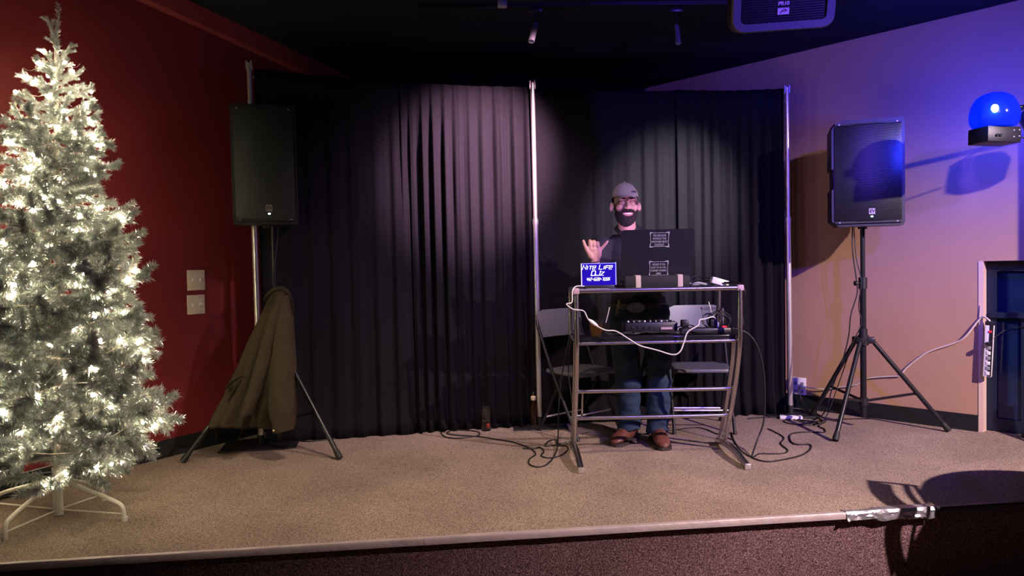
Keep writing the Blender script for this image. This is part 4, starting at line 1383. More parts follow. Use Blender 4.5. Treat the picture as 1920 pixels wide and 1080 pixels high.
# mixer on the shelf
mx0, mx1 = at(1172, 600, YT + .16).x, at(1271, 600, YT + .16).x
mxc = (mx0 + mx1) / 2
t = thing('audio_mixer', 'flat black audio mixer with knobs on the cart shelf', 'mixer', V((mxc, YT + .25, ZM)))
obj('body', MB().box(V((mxc, YT + .24, ZM + .040)), (mx1 - mx0, .15, .068), bev=.008), 'black_plastic', t)
obj('label_strip', MB().box(V((mxc + .092, YT + .163, ZM + .036)), (.070, .004, .014)), 'label_pink', t, smooth=False)
for k in range(4):
    obj('jack', MB().cyl(V((mxc - .11 + k * .035, YT + .160, ZM + .045)), V((mxc - .11 + k * .035, YT + .168, ZM + .045)), .008, 10), 'dark_steel', t)
for k in range(9):
    X = mx0 + .025 + k * (mx1 - mx0 - .05) / 8
    obj('knob', MB().cyl(V((X, YT + .20, ZM + .073)), V((X, YT + .20, ZM + .083)), .006, 10), 'grey_plastic' if k % 3 else 'white_plastic', t)
for k, s in enumerate((-1, 1)):
    obj('jog_wheel', MB().cyl(V((mxc + s * .075, YT + .265, ZM + .073)), V((mxc + s * .075, YT + .265, ZM + .081)), .042, 24), 'dark_steel', t)

# cups
cx = at(1118, 600, YT + .13).x
t = thing('plastic_cup', 'clear plastic cup with amber drink at the left of the cart shelf', 'cup', V((cx, YT + .13, ZM)))
obj('cup', MB().lathe(V((cx, YT + .13, ZM)), [(.030, 0), (.031, .002), (.046, .098), (.048, .100), (.0445, .100), (.029, .004), (.001, .004)], 26), 'cup_clear', t)
obj('drink', MB().lathe(V((cx, YT + .13, ZM + .005)), [(.0285, 0), (.041, .072)], 26), 'amber', t)
cx2 = at(1337, 590, YT + .24).x
t = thing('plastic_cup', 'clear empty plastic cup with straw behind the power bar', 'cup', V((cx2, YT + .26, ZM)))
obj('cup', MB().lathe(V((cx2, YT + .26, ZM)), [(.040, 0), (.041, .002), (.066, .140), (.070, .143), (.070, .149), (.064, .149), (.038, .006), (.001, .006)], 28), 'cup_clear', t)
obj('straw', MB().tube([V((cx2 + .02, YT + .26, ZM + .01)), V((cx2 - .02, YT + .26, ZM + .185))], .003, 8), 'white_plastic', t)
o = obj('drinking_straw', MB().tube([at(1136, 605, YT + .12), at(1143, 576, YT + .14)], .0030, 8), 'cable_cream'); o.location.z = max(o.location.z, ZM + .002)
tag(o, 'loose pale straw leaning beside the amber drink', 'straw')
# dark coiled cable heap on the shelf
for k in range(7):
    rnd2 = random.Random(30 + k)
    c0 = V((.62 + .085 * k + .02 * rnd2.random(), YT + .115 + .02 * (k % 3), ZM + .006))
    pts = []
    for i in range(9):
        a = 2 * PI * i / 9
        pts.append(c0 + V((.085 * math.cos(a) * rnd2.uniform(.8, 1.2), .035 * math.sin(a) * rnd2.uniform(.8, 1.2), .004 + .012 * rnd2.random() + (.03 * (k == 5) * max(0, math.sin(a))))))
    o = obj('coiled_cable', MB().tube(pts, .0038, 7, smooth=4, closed=True), 'cable_black')
    tag(o, 'loose black cable coil in the heap on the cart shelf', 'cable', 'coiled cables heaped on the cart shelf')
for k in range(4):
    rnd2 = random.Random(60 + k)
    c0 = V((cx2 - .02 + .02 * k, YT + .17 + .012 * k, ZM + .07))
    pts = [c0 + V((.065 * math.cos(2 * PI * i / 8) * rnd2.uniform(.7, 1.1), .015 * math.sin(i), .060 * math.sin(2 * PI * i / 8) * rnd2.uniform(.6, 1.1))) for i in range(8)]
    o = obj('cable_loop', MB().tube(pts, .0042, 7, smooth=4, closed=True), 'cable_black')
    tag(o, 'black cable loop standing by the clear cup', 'cable', 'cable loops by the clear cup')


# ================================================================== FOLDING CHAIRS
def folding_chair(label, C, yaw):
    t = thing('folding_chair', label, 'chair', C, 'folding chairs behind the cart')
    F = lambda x, y, z: C + rz(yaw) @ V((x, y, z))      # faces local -y
    for s in (-1, 1):
        X = .205 * s
        obj('front_leg', MB().tube([F(X, .215, .80), F(X, .20, .74), F(X, .05, .42), F(X, -.185, .012)], .0115, 10, smooth=4), 'black_metal', t)
        obj('rear_leg', MB().tube([F(X * .9, -.03, .445), F(X * .9, .235, .012)], .0105, 10), 'black_metal', t)
        obj('foot_tip', MB().cyl(F(X, -.180, .022), F(X, -.188, .0005), .0145, 10), 'rubber', t)
        obj('foot_tip', MB().cyl(F(X * .9, .231, .022), F(X * .9, .238, .0005), .0145, 10), 'rubber', t)
    rings = []
    for i in range(13):
        s = -1 + 2 * i / 12
        x = .215 * s; bow = .035 * (1 - s * s)
        h0 = .015 * max(0, abs(s) - .7) / .3
        rings.append([F(x, .205 + bow, .675 + h0), F(x, .192 + bow, .675 + h0), F(x, .208 + bow, .865 - h0 * 2), F(x, .214 + bow, .872 - h0 * 2), F(x, .228 + bow, .865 - h0 * 2)])
    obj('backrest', MB().rings(rings), 'chair_grey', t, angle=50)
    outl = rrect(.40, .39, .06, 5)
    st = MB().rings([[F(x * k, y * k - .02, z) for x, y in outl] for z, k in ((.430, .97), (.436, 1.0), (.450, 1.0), (.456, .97), (.452, .80))])
    obj('seat', st, 'chair_seat', t, angle=50)
    obj('stretcher', MB().cyl(F(-.205, -.105, .15), F(.205, -.105, .15), .007, 8), 'pole_metal', t)
    obj('stretcher', MB().cyl(F(-.185, .175, .11), F(.185, .175, .11), .007, 8), 'pole_metal', t)
    return t


folding_chair('grey folding chair left of the man, angled toward the cart', V((.47, 5.02, 0)), math.radians(38))
folding_chair('grey folding chair right of the man behind the cart', V((1.33, 5.06, 0)), math.radians(-6))

# ================================================================== FLOOR THINGS
g = fl(912, 807)
t = thing('pint_glass', 'clear drinking glass with red cherry standing on the carpet by the drape', 'glass', g)
obj('glass', MB().lathe(g + V((0, 0, .001)), [(.033, 0), (.035, .004), (.038, .06), (.046, .14), (.047, .172), (.0440, .172), (.043, .14), (.035, .06), (.031, .014), (.001, .012)], 26), 'glass', t)
obj('drink', MB().lathe(g + V((0, 0, .0145)), [(.0305, 0), (.0375, .058)], 24), 'cup_clear', t)
obj('cherry', MB().ell(g + V((.012, -.012, .040)), (.012, .012, .018)), 'cherry', t)
obj('straw', MB().tube([g + V((.005, .0, .016)), g + V((.014, .004, .168))], .003, 8), 'black_plastic', t)
g = fl(1001, 799) + V((0, 0, .009))
t = thing('bottle', 'dark glass bottle with pale pour spout by the middle pole', 'bottle', g)
obj('body', MB().lathe(g, [(.027, 0), (.029, .004), (.029, .10), (.027, .125), (.016, .155), (.0125, .185), (.0125, .20)], 22), 'cola', t)
obj('collar', MB().lathe(g + V((0, 0, .185)), [(.016, 0), (.0195, .006), (.0195, .026), (.012, .032)], 18), 'cork', t)
obj('spout', MB().tube([g + V((0, 0, .21)), g + V((0, 0, .235)), g + V((.006, -.004, .252))], [.005, .004, .003], 8), 'chrome', t)


def flc(label, pxs, r=.0042, mt='cable_black', group='cables on the stage carpet'):
    pts = []
    for k, p in enumerate(pxs):
        h_ = p[2] if len(p) > 2 else 0
        pts.append(fl(p[0], p[1]) + V((0, 0, r + .0008 + h_)))
    return cable(label, pts, r, mt, group=group)


flc('black cable along the foot of the left drape', [(548, 823), (575, 829), (640, 822), (700, 815), (745, 812), (775, 804), (800, 798), (818, 800), (826, 806)])
flc('black cable looping on the carpet beside the drinking glass', [(826, 808), (832, 819), (852, 823), (880, 821), (898, 817), (896, 811), (875, 808), (850, 808), (838, 813), (852, 817), (900, 820), (930, 825), (960, 830), (985, 838), (1000, 846), (1004, 854), (993, 862), (993, 872), (1008, 877), (1026, 872), (1040, 855), (1046, 835, .02), (1048, 815, .12)])
flc('black cable tangle left of the cart foot', [(980, 842), (1000, 843), (1012, 840), (1020, 848), (1015, 856), (1030, 860), (1052, 855), (1064, 845), (1062, 838), (1042, 836), (1022, 838), (1030, 828), (1043, 826), (1045, 834), (1070, 830), (1082, 838)])
# cables rising from the tangle to the cart
def rise(label, a, pxs, r=.0038):
    pts = [fl(*a) + V((0, 0, r))] + [at(x, y, Y) for x, y, Y in pxs]
    return cable(label, pts, r, group='cables hanging from the cart')


rise('black cable hanging down behind the left cart leg', (1046, 838), [(1047, 790, 4.52), (1049, 740, 4.5), (1056, 690, 4.46), (1066, 640, 4.42), (1074, 622, 4.40), (1086, 614, 4.38)])
rise('thin black cable hanging beside the left cart leg', (1076, 838), [(1074, 770, 4.50), (1066, 700, 4.48), (1068, 650, 4.46), (1077, 625, 4.43)])
rise('black cable arching from the right end of the cart to the carpet', (1409, 858), [(1420, 825, 4.40), (1432, 790, 4.42), (1434, 740, 4.43), (1431, 690, 4.43), (1420, 650, 4.42), (1404, 627, 4.42), (1385, 618, 4.42), (1372, 616, 4.40)], .0055)
flc('black cable coiled on the carpet right of the cart', [(1409, 858), (1416, 862), (1440, 867), (1475, 862), (1505, 854), (1520, 843), (1518, 835), (1490, 834), (1481, 824), (1486, 814), (1520, 811), (1545, 812), (1546, 806), (1535, 800), (1548, 792)], .0046)
flc('thin black cable snaking below the right drape', [(1371, 812), (1378, 830), (1392, 848), (1410, 858), (1424, 852), (1445, 852), (1470, 851), (1477, 845), (1464, 833), (1470, 822), (1455, 812), (1440, 805)], .0040)
flc('black cable along the foot of the right drape', [(1402, 786), (1425, 784), (1455, 782), (1485, 786), (1510, 790), (1535, 795), (1520, 798), (1485, 796), (1470, 790), (1500, 785), (1530, 786)], .0045)
flc('thin dark cable crossing the carpet behind the man', [(1130, 800), (1160, 812), (1205, 815), (1260, 808), (1310, 803), (1345, 815), (1375, 826)], .0038)
o = obj('plug_strip', MB().box(fl(1483, 786) + V((0, 0, .014)), (.16, .05, .026), rz(-.25), bev=.006), 'white_plastic'); tag(o, 'small pale plug strip lying at the foot of the right drape', 'plug strip')
o = obj('cable_joint', MB().tube([fl(1052, 835) + V((0, 0, .006)), fl(1066, 833) + V((0, 0, .008))], .006, 8), 'grey_plastic'); tag(o, 'pale connector in the cable tangle by the left cart foot', 'connector')

# ================================================================== THE MAN
MO = V((.80, 4.72, 0))
man = thing('person', 'bearded man in grey cap and dark shirt making a hand sign behind the cart', 'person', MO)
W = lambda x, y, z: MO + V((x, y, z))


def remesh(mb, vox, smooth_it=4, name='m'):
    me = bpy.data.meshes.new(name)
    me.from_pydata([tuple(v) for v in mb.v], [], mb.f)
    bm = bmesh.new(); bm.from_mesh(me); bmesh.ops.recalc_face_normals(bm, faces=bm.faces); bm.to_mesh(me); bm.free()
    o = bpy.data.objects.new(name, me); COL.objects.link(o)
    r = o.modifiers.new('r', 'REMESH'); r.mode = 'VOXEL'; r.voxel_size = vox
    if smooth_it:
        s = o.modifiers.new('s', 'SMOOTH'); s.factor = .5; s.iterations = smooth_it
    bpy.context.view_layer.update()
    res = bpy.data.meshes.new_from_object(o.evaluated_get(bpy.context.evaluated_depsgraph_get()))
    bpy.data.objects.remove(o); bpy.data.meshes.remove(me)
    out = MB()
    out.v = [v.co.copy() for v in res.vertices]; out.f = [tuple(p.vertices) for p in res.polygons]
    nr = [v.normal.copy() for v in res.vertices]
    bpy.data.meshes.remove(res)
    return out, nr


def wrinkle(mb, nr, amp, sc, seed=0):
    for i, v in enumerate(mb.v):
        p = v - MO
        k = noise.noise(V((p.x * sc[0] + seed, p.y * sc[1], p.z * sc[2]))) + .5 * noise.noise(V((p.x * sc[0] * 2.1, p.y * sc[1] * 2.1 + seed, p.z * sc[2] * 2.1)))
        mb.v[i] = v + nr[i] * (amp * k)
    return mb


HD = (-.065, -.175, 1.562)
hd = lambda x, y, z: W(HD[0] + x, HD[1] + y, HD[2] + z)
hipL, hipR = (-.055, .02, .90), (.135, .02, .90)
kneL, kneR = (-.045, -.02, .47), (.165, -.03, .47)
ankL, ankR = (-.035, .02, .09), (.150, -.03, .09)
shL, shR = (-.195, -.06, 1.345), (.195, -.05, 1.345)
elL, elR = (-.275, -.165, 1.07), (.29, -.05, 1.08)
wrL, wrR = (-.289, -.375, 1.205), (.13, -.23, 1.105)

bd = MB()
# head
bd.ell(hd(0, .012, .032), (.076, .096, .090), nu=28, nv=18)
bd.ell(hd(0, -.026, -.040), (.064, .070, .082), nu=28, nv=18)
for s in (-1, 1):
    bd.ell(hd(s * .038, -.058, -.016), (.032, .030, .027))
    bd.ell(hd(s * .030, -.080, .034), (.028, .014, .010))
    bd.ell(hd(s * .089, .008, -.006), (.0085, .020, .032), rz(s * .45) @ ry(s * -.14))
    bd.ell(hd(s * .083, .004, -.010), (.012, .014, .022))
    bd.ell(hd(s * .013, -.102, -.020), (.010, .012, .009))
bd.tube([hd(0, -.084, .030), hd(0, -.098, .008), hd(0, -.112, -.016), hd(0, -.098, -.026)], [.007, .009, .0125, .010], 10, smooth=3)
# neck and torso
bd.tube([hd(0, .03, -.02), hd(.01, .03, -.10), W(-.04, -.09, 1.41), W(-.02, -.05, 1.34)], [.055, .056, .060, .075], 18, smooth=4)
def torso(mb, g=0.0):
    rr = []
    for (x, y, z, a, d) in ((.04, .02, .84, .15, .105), (.04, .02, .92, .165, .115), (.03, .0, 1.02, .155, .110), (.015, -.03, 1.15, .172, .120), (.0, -.05, 1.27, .188, .115), (-.005, -.055, 1.345, .165, .085), (-.015, -.06, 1.385, .10, .062)):
        rr.append([W(x + (a + g) * math.cos(2 * PI * j / 28), y + (d + g) * math.sin(2 * PI * j / 28), z) for j in range(28)])
    mb.rings(rr)
torso(bd)
def arm(mb, s, e, w_, r, g=0.0, end=1.0):
    ev, wv = V(e), V(w_)
    we = ev.lerp(wv, end)
    mb.tube([W(*s), W(*(V(s).lerp(ev, .5))), W(*e), W(*(ev.lerp(we, .4))), W(*we)], [r[0] + g, r[1] + g, r[2] + g, r[3] + g, r[4] + g], 16, smooth=4)
arm(bd, shL, elL, wrL, (.058, .050, .042, .042, .029))
arm(bd, shR, elR, wrR, (.058, .050, .042, .042, .029))
def legs(mb, g=0.0, gl=0.0):
    for h, k, a in ((hipL, kneL, ankL), (hipR, kneR, ankR)):
        mb.tube([W(*h), W(*(V(h).lerp(V(k), .5))), W(*k), W(*(V(k).lerp(V(a), .4))), W(*a)], [.098 + g, .082 + g, .060 + g + gl, .058 + g + gl, .042 + g + gl * 1.2], 20, smooth=4)
legs(bd)
for a in (ankL, ankR):
    pass
bd.tube([W(ankL[0], ankL[1], .08), W(-.06, -.01, .045), W(-.11, -.075, .035)], [.030, .024, .012], 12, smooth=3)
bd.tube([W(ankR[0], ankR[1], .08), W(.15, -.09, .045), W(.148, -.16, .035)], [.030, .024, .012], 12, smooth=3)
# raised right hand: back of the hand to the viewer, thumb and little finger out
pm = MB()
hx, hy_ = -.289, -.388
bd.tube([W(hx, -.376, 1.200), W(hx, -.384, 1.225), W(hx - .002, hy_, 1.262), W(hx - .004, hy_ - .004, 1.292)], [.026, .030, .040, .038], 16, smooth=4, flat=(1.0, .44))
bd.ell(W(hx - .026, hy_ - .002, 1.250), (.020, .019, .032), ry(-.35))
bd.ell(W(hx + .024, hy_ - .002, 1.256), (.017, .018, .032), ry(.15))
def finger(pts, r):
    bd.tube([W(*p) for p in pts], r, 12, smooth=4)
    bd.ell(W(*pts[-1]), r[-1])
finger([(hx - .030, hy_, 1.250), (hx - .048, hy_ - .006, 1.280), (hx - .060, hy_ - .010, 1.306), (hx - .070, hy_ - .010, 1.337)], [.016, .0125, .0110, .0085])
finger([(hx + .030, hy_ + .002, 1.278), (hx + .048, hy_ - .004, 1.298), (hx + .062, hy_ - .008, 1.314), (hx + .077, hy_ - .010, 1.332)], [.012, .0098, .0088, .0070])
for k, (ox, top) in enumerate(((-.029, 1.340), (-.005, 1.337), (.018, 1.327))):
    finger([(hx + ox * .95, hy_ - .004, 1.286), (hx + ox, hy_ - .010, top - .022), (hx + ox, hy_ - .004, top - .006), (hx + ox * .98, hy_ + .020, top - .004), (hx + ox * .96, hy_ + .036, top - .020), (hx + ox * .95, hy_ + .032, top - .042)], [.0115, .0112, .0108, .0102, .0095, .0085])
# left hand resting at the keyboard
lx_, ly_, lz_ = wrR
bd.tube([W(lx_ + .01, ly_ + .02, lz_), W(lx_ - .03, ly_ - .03, lz_ + .002), W(lx_ - .06, ly_ - .06, lz_ + .004)], [.026, .036, .034], 14, smooth=3, flat=(1, .5))
for k in range(4):
    ox, oy = -.075 + .018 * k, -.085 - .002 * k + .0 
    bx0 = (lx_ - .075 + .019 * k, ly_ - .062 - .011 * k + .015, lz_ + .004)
    finger([bx0, (bx0[0] - .014, bx0[1] - .022, lz_ + .010), (bx0[0] - .024, bx0[1] - .038, lz_ - .004)], [.010, .0092, .0080])
finger([(lx_ - .055, ly_ - .015, lz_), (lx_ - .082, ly_ - .018, lz_ + .002), (lx_ - .102, ly_ - .030, lz_ - .003)], [.013, .011, .009])
body, nr = remesh(bd, .0042, 3)
obj('body', body, 'skin', man, angle=180)

# shirt
sh = MB(); torso(sh, .014)
arm(sh, shL, elL, wrL, (.066, .058, .052, .052, .044), .008, .72)
arm(sh, shR, elR, wrR, (.066, .058, .052, .052, .044), .008, .85)
sh.tube([W(.05, -.01, 1.36), W(-.005, -.055, 1.36), W(-.06, -.05, 1.36)], .075, 16, smooth=3)
sh, nr = remesh(sh, .008, 4)
wrinkle(sh, nr, .007, (9, 9, 6), 3)
shirt = obj('shirt', sh, 'shirt', man, angle=180)
cl = MB()
for s in (-1, 1):
    cl.tube([W(-.045 + s * .012, -.150, 1.355), W(-.045 + s * .048, -.135, 1.405), W(-.04 + s * .068, -.085, 1.432), W(-.03 + s * .05, -.02, 1.445)], [.012, .020, .020, .014], 10, smooth=5, flat=(.45, 1.2))
obj('collar', cl, 'shirt', shirt, angle=70)
for z in (1.31, 1.24, 1.17):
    obj('button', MB().ell(W(-.012, -.187 + (1.31 - z) * .05, z), (.006, .004, .006)), 'black_plastic', shirt)

# jeans
jn = MB(); legs(jn, .010, .012)
rr = []
for (z, a, d) in ((.80, .165, .115), (.86, .176, .124), (.93, .176, .126), (.965, .170, .122)):
    rr.append([W(.04 + a * math.cos(2 * PI * j / 28), .02 + d * math.sin(2 * PI * j / 28), z) for j in range(28)])
jn.rings(rr)
for a in (ankL, ankR):          # stacked hems
    jn.tube([W(a[0], a[1], .20), W(a[0] + .004, a[1] - .006, .15), W(a[0] - .006, a[1] - .012, .115), W(a[0], a[1] - .018, .075)], [.066, .074, .068, .076], 18, smooth=3)
jn, nr = remesh(jn, .008, 3)
wrinkle(jn, nr, .019, (7, 7, 12), 8)
jeans = obj('jeans', jn, 'denim', man, angle=180)
blt = MB()
ring = [[W(.04 + (.183 + dx) * math.cos(2 * PI * j / 40), .02 + (.133 + dx) * math.sin(2 * PI * j / 40), z) for j in range(40)] for z, dx in ((.895, 0), (.895, .005), (.930, .005), (.930, 0))]
blt.rings(ring, cap=False, closed=True)
belt = obj('belt', blt, 'belt', man, angle=50)
bk = at(1193, 577, 4.585)
ovl = [(.058 * math.cos(2 * PI * i / 28), .036 * math.sin(2 * PI * i / 28)) for i in range(28)]
BK = lambda x, y, d: V((bk.x + x, MO.y + .02 - .140 - d, bk.z + y))
obj('buckle', MB().rings([[BK(x * k, y * k, d) for x, y in ovl] for k, d in ((1, 0), (1, .006), (.93, .010), (.88, .008), (.5, .012))]), 'pewter', belt, angle=40)
gc = at(1161, 566, 4.56); 
ch = MB()
for k in range(7):
    c = V((gc.x - .003 * k + .006 * (k % 2), MO.y - .135, gc.z - .013 * k))
    ch.tube([c + V((.005 * math.cos(a), .0015 * math.sin(2 * a), .008 * math.sin(a))) for a in [2 * PI * i / 8 for i in range(8)]], .0016, 5, closed=True)
obj('key_chain', ch, 'gold', belt)


# boots
def boot(heel, toe, ank, lab):
    h, t_ = V((heel[0], heel[1], 0)), V((toe[0], toe[1], 0))
    d = (t_ - h); L = d.length; d.normalize(); n_ = V((-d.y, d.x, 0))
    secs = [(-.025, .030, .10, .0), (.015, .042, .14, 0), (.07, .045, .15, 0), (.11, .046, .132, 0), (.15, .049, .104, 0), (.20, .052, .084, 0), (.24, .047, .070, 0), (.270, .032, .052, 0), (.284, .014, .036, 0)]
    sc = L / .26
    rings = []
    for s, w_, hh, _ in secs:
        ring = []
        for j in range(20):
            a = 2 * PI * j / 20
            ca, sa = math.cos(a), math.sin(a)
            zz_ = .018 + (hh - .018) * (.5 + .5 * sa) if True else 0
            ww = w_ * (abs(ca) ** .7) * (1 if ca > 0 else -1) * (1.0 if sa < .2 else 1 - .25 * sa)
            ring.append(W(*(h + d * (s * sc) + n_ * ww + V((0, 0, zz_)))))
        rings.append(ring)
    up = MB().rings(rings)
    up.tube([W(*(h + d * .035 + V((0, 0, .07)))), W(ank[0], ank[1], .14), W(ank[0], ank[1], .19)], [.052, .052, .052], 18)
    up, nr_ = remesh(up, .005, 3)
    bt = obj('boot', up, 'boot_leather', man, angle=180, label=lab)
    so_ = MB()
    out = []
    for s, w_, hh, _ in secs:
        out.append((s * sc, w_ * 1.10 + .003))
    poly = [h + d * s + n_ * w_ for s, w_ in out] + [h + d * s - n_ * w_ for s, w_ in reversed(out)]
    so_.add([W(p.x, p.y, .001) for p in poly] + [W(p.x, p.y, .021) for p in poly], [tuple(range(len(poly))), tuple(range(2 * len(poly) - 1, len(poly) - 1, -1))] +
            [(i, i + len(poly), (i + 1) % len(poly) + len(poly), (i + 1) % len(poly)) for i in range(len(poly))])
    obj('sole', so_, 'boot_sole', bt, smooth=False)
    lc = MB()
    for k in range(4):
        p = h + d * (.11 + .024 * k) * sc
        zz_ = .138 - .016 * k
        lc.tube([W(*(p + n_ * .020 + V((0, 0, zz_ - .006)))), W(*(p + V((0, 0, zz_ + .004)))), W(*(p - n_ * .020 + V((0, 0, zz_ - .006))))], .0022, 6)
    obj('laces', lc, 'belt', bt)


boot((.0, .07), (-.150, -.115), ankL, 'brown leather boot turned outwards')
boot((.148, .04), (.146, -.235), ankR, 'brown leather boot pointing forwards')

# beard, moustache, hair
def shell(c, r, keep, nu=120, nv=90, amp=.0):
    b = MB(); idx = {}
    vs = []
    for i in range(nv + 1):
        th = PI * i / nv
        for j in range(nu):
            ph = 2 * PI * j / nu
            p = V((r[0] * math.sin(th) * math.cos(ph), r[1] * math.sin(th) * math.sin(ph), r[2] * math.cos(th)))
            p = p * (1 + amp * noise.noise(p * 60))
            vs.append(V(c) + p)
    fs = []
    for i in range(nv):
        for j in range(nu):
            k = (j + 1) % nu
            q = (i * nu + j, (i + 1) * nu + j, (i + 1) * nu + k, i * nu + k)
            cc = sum((vs[t] for t in q), V((0, 0, 0))) / 4
            if keep(cc):
                fs.append(q)
    used = sorted({i for f in fs for i in f}); mp = {o_: n_ for n_, o_ in enumerate(used)}
    b.v = [vs[i] for i in used]; b.f = [tuple(mp[i] for i in f) for f in fs]
    return b


def beard_keep(p):
    ph = math.degrees(math.atan2(abs(p.x), -(p.y + .02)))
    top = np.interp(ph, [0, 25, 40, 62, 78, 90, 104, 108], [-.030, -.034, -.050, -.036, -.010, .02, .03, -.2])
    if p.z > top:
        return False
    if (p.x / .0355) ** 2 + ((p.z + .0585 - .14 * p.x * p.x / .03) / .0130) ** 2 < 1 and p.y < -.05:
        return False
    return True


bs = shell((0, -.026, -.042), (.0715, .0825, .0925), beard_keep, amp=.05)
bs.v = [hd(v.x, v.y, v.z) for v in bs.v]
be = obj('beard', bs, 'beard', man, angle=180)
so = be.modifiers.new('thick', 'SOLIDIFY'); so.thickness = .012; so.offset = -1
mo = MB()
mo.tube([hd(-.047, -.084, -.058), hd(-.033, -.097, -.0425), hd(-.012, -.108, -.0370), hd(0, -.109, -.0385), hd(.012, -.108, -.0370), hd(.033, -.097, -.0425), hd(.047, -.084, -.058)], [.004, .0075, .0085, .007, .0085, .0075, .004], 10, smooth=4)
obj('moustache', mo, 'beard', man)
hr = shell((0, .014, .030), (.080, .100, .094), lambda p: p.z > -.045 and p.z < .07 and p.y > -.018 and not (abs(p.x) > .06 and abs(p.y - .008) < .02 and p.z < .0), amp=.02)
hr.v = [hd(v.x, v.y, v.z) for v in hr.v]
ho = obj('hair', hr, 'beard', man, angle=180)
so = ho.modifiers.new('thick', 'SOLIDIFY'); so.thickness = .006; so.offset = -1
for s in (-1, 1):
    obj('eyebrow', MB().tube([hd(s * .014, -.0925, .0345), hd(s * .030, -.0925, .0385), hd(s * .048, -.081, .0315)], [.0038, .0042, .0022], 8, smooth=4), 'beard', man)
    ey = obj('eye', MB().ell(hd(s * .031, -.0715, .012), .0125), 'eye_white', man)
    obj('iris', MB().ell(hd(s * .031, -.0810, .012), (.0056, .004, .0056)), 'eye_dark', ey)
    obj('eyelid', MB().tube([hd(s * .017, -.0805, .0135), hd(s * .031, -.0815, .0190), hd(s * .046, -.0735, .0135)], [.0035, .0062, .0035], 8, smooth=4), 'skin', man)
    obj('eyelid', MB().tube([hd(s * .017, -.0805, .0085), hd(s * .031, -.0815, .0058), hd(s * .046, -.0735, .0085)], [.0030, .0052, .0030], 8, smooth=4), 'skin', man)
    obj('nostril', MB().ell(hd(s * .0065, -.1085, -.0275), (.0035, .004, .0025)), 'mouth', man)
# mouth
mz = lambda x: -.0585 + .14 * x * x / .03
up_, lo_ = [], []
for i in range(13):
    x = -.034 + .068 * i / 12
    e = math.sqrt(max(0, 1 - (x / .034) ** 2))
    up_.append((x, mz(x) + .0075 * e)); lo_.append((x, mz(x) - .0105 * e))
fy = lambda x: -.1025 + .33 * x * x / .03 * .9
obj('mouth', MB().rings([[hd(x, fy(x) + .006, zu), hd(x, fy(x) + .006, zl), hd(x, fy(x) + .014, zl), hd(x, fy(x) + .014, zu)] for (x, zu), (_, zl) in zip(up_, lo_)]), 'mouth', man, smooth=False)
obj('teeth', MB().rings([[hd(x, fy(x) + .0015, zu - .0004), hd(x, fy(x) + .0015, zu - .62 * (zu - zl)), hd(x, fy(x) + .005, zu - .62 * (zu - zl)), hd(x, fy(x) + .005, zu - .0004)] for (x, zu), (_, zl) in list(zip(up_, lo_))[1:-1]]), 'teeth', man, smooth=False)
obj('lip', MB().tube([hd(x, fy(x) - .001, z) for x, z in up_], [.0012] + [.0026] * 11 + [.0012], 8), 'lip', man)
obj('lip', MB().tube([hd(x, fy(x) - .002, z) for x, z in lo_], [.0012] + [.0036] * 11 + [.0012], 8), 'lip', man)

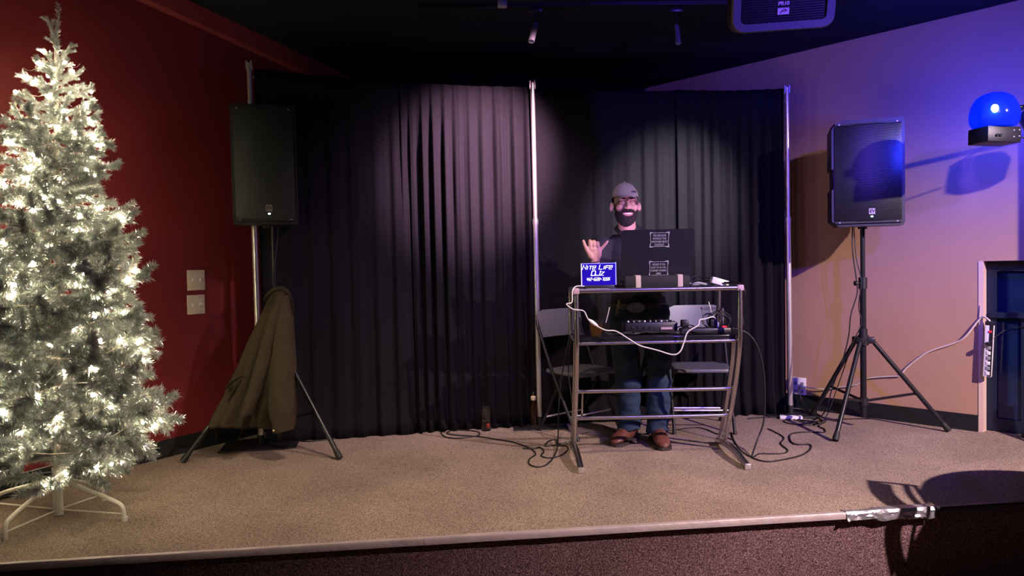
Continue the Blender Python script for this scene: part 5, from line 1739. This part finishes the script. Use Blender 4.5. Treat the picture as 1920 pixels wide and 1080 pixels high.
# cap
capt = -.02
cc = (0, .014, .046); cr_ = (.0855, .106, .104)
def crown_keep(p):
    return p.z > .050 - .02 * max(0, p.y) / .1
cw = shell(cc, cr_, lambda p: crown_keep(p) and p.y < .012, 64, 48)
cw.v = [hd(v.x, v.y, v.z) for v in cw.v]
capo = obj('cap', cw, 'cap_grey', man, angle=180)
so = capo.modifiers.new('t', 'SOLIDIFY'); so.thickness = .004
cb = shell(cc, (cr_[0] * .995, cr_[1] * .995, cr_[2] * .995), lambda p: p.z > .022 and p.y >= .006, 64, 48)
cb.v = [hd(v.x, v.y, v.z) for v in cb.v]
cbo = obj('mesh_back', cb, 'cap_mesh', capo, angle=180)
so = cbo.modifiers.new('t', 'SOLIDIFY'); so.thickness = .003
brm = MB(); NU, NV = 28, 8
top, bot = [], []
for j in range(NV + 1):
    v = j / NV
    for i in range(NU + 1):
        u = -1 + 2 * i / NU
        a = u * math.radians(72)
        bx0, by0 = .082 * math.sin(a), .014 - .100 * math.cos(a)
        ext = .072 * (1 - abs(u) ** 2.6) ** .6 if abs(u) < 1 else 0
        x = bx0 * (1 - .02 * v); y = by0 - ext * v
        z = .058 - .044 * abs(u) ** 1.9 + .004 * v - .012 * v * v
        top.append(hd(x, y, z)); bot.append(hd(x, y, z - .0045))
k = len(top); fs = []
for j in range(NV):
    for i in range(NU):
        a = j * (NU + 1) + i
        fs.append((a, a + 1, a + NU + 2, a + NU + 1)); fs.append((a + k, a + NU + 1 + k, a + NU + 2 + k, a + 1 + k))
edge = [i for i in range(NU + 1)] 
for i in range(NU):
    a = NV * (NU + 1) + i
    fs.append((a, a + k, a + 1 + k, a + 1)); fs.append((i, i + 1, i + 1 + k, i + k))
for j in range(NV):
    for e_ in (0, NU):
        a = j * (NU + 1) + e_; c2 = a + NU + 1
        fs.append((a, c2, c2 + k, a + k))
brm.add(top + bot, fs)
obj('brim', brm, 'cap_grey', capo, angle=60)
obj('top_button', MB().ell(hd(0, .014, .152), (.008, .008, .004)), 'cap_grey', capo)
em = MB()
for k in range(4):
    xx = .030 + .0085 * k
    yy = cc[1] - cr_[1] * math.sqrt(max(0, 1 - (xx / cr_[0]) ** 2 - ((.082 - cc[2]) / cr_[2]) ** 2)) - .0015
    em.tube([hd(xx, yy, .088), hd(xx + .003, yy + .0005, .080), hd(xx, yy, .076)], .0022, 6)
obj('embroidery', em, 'belt', capo)
# ring and wristband
obj('ring', MB().tube([W(hx + .018, hy_ - .006, 1.306) + V((.0118 * math.cos(a), .0118 * math.sin(a), .002 * math.cos(a))) for a in [2 * PI * i / 16 for i in range(16)]], .0022, 6, closed=True), 'pewter', man)
obj('wristband', MB().tube([W(hx, -.379, 1.212) + V((.031 * math.cos(a), .022 * math.sin(a), .004 * math.cos(a) + .006 * math.sin(a))) for a in [2 * PI * i / 20 for i in range(20)]], .0032, 6, closed=True), 'belt', man)
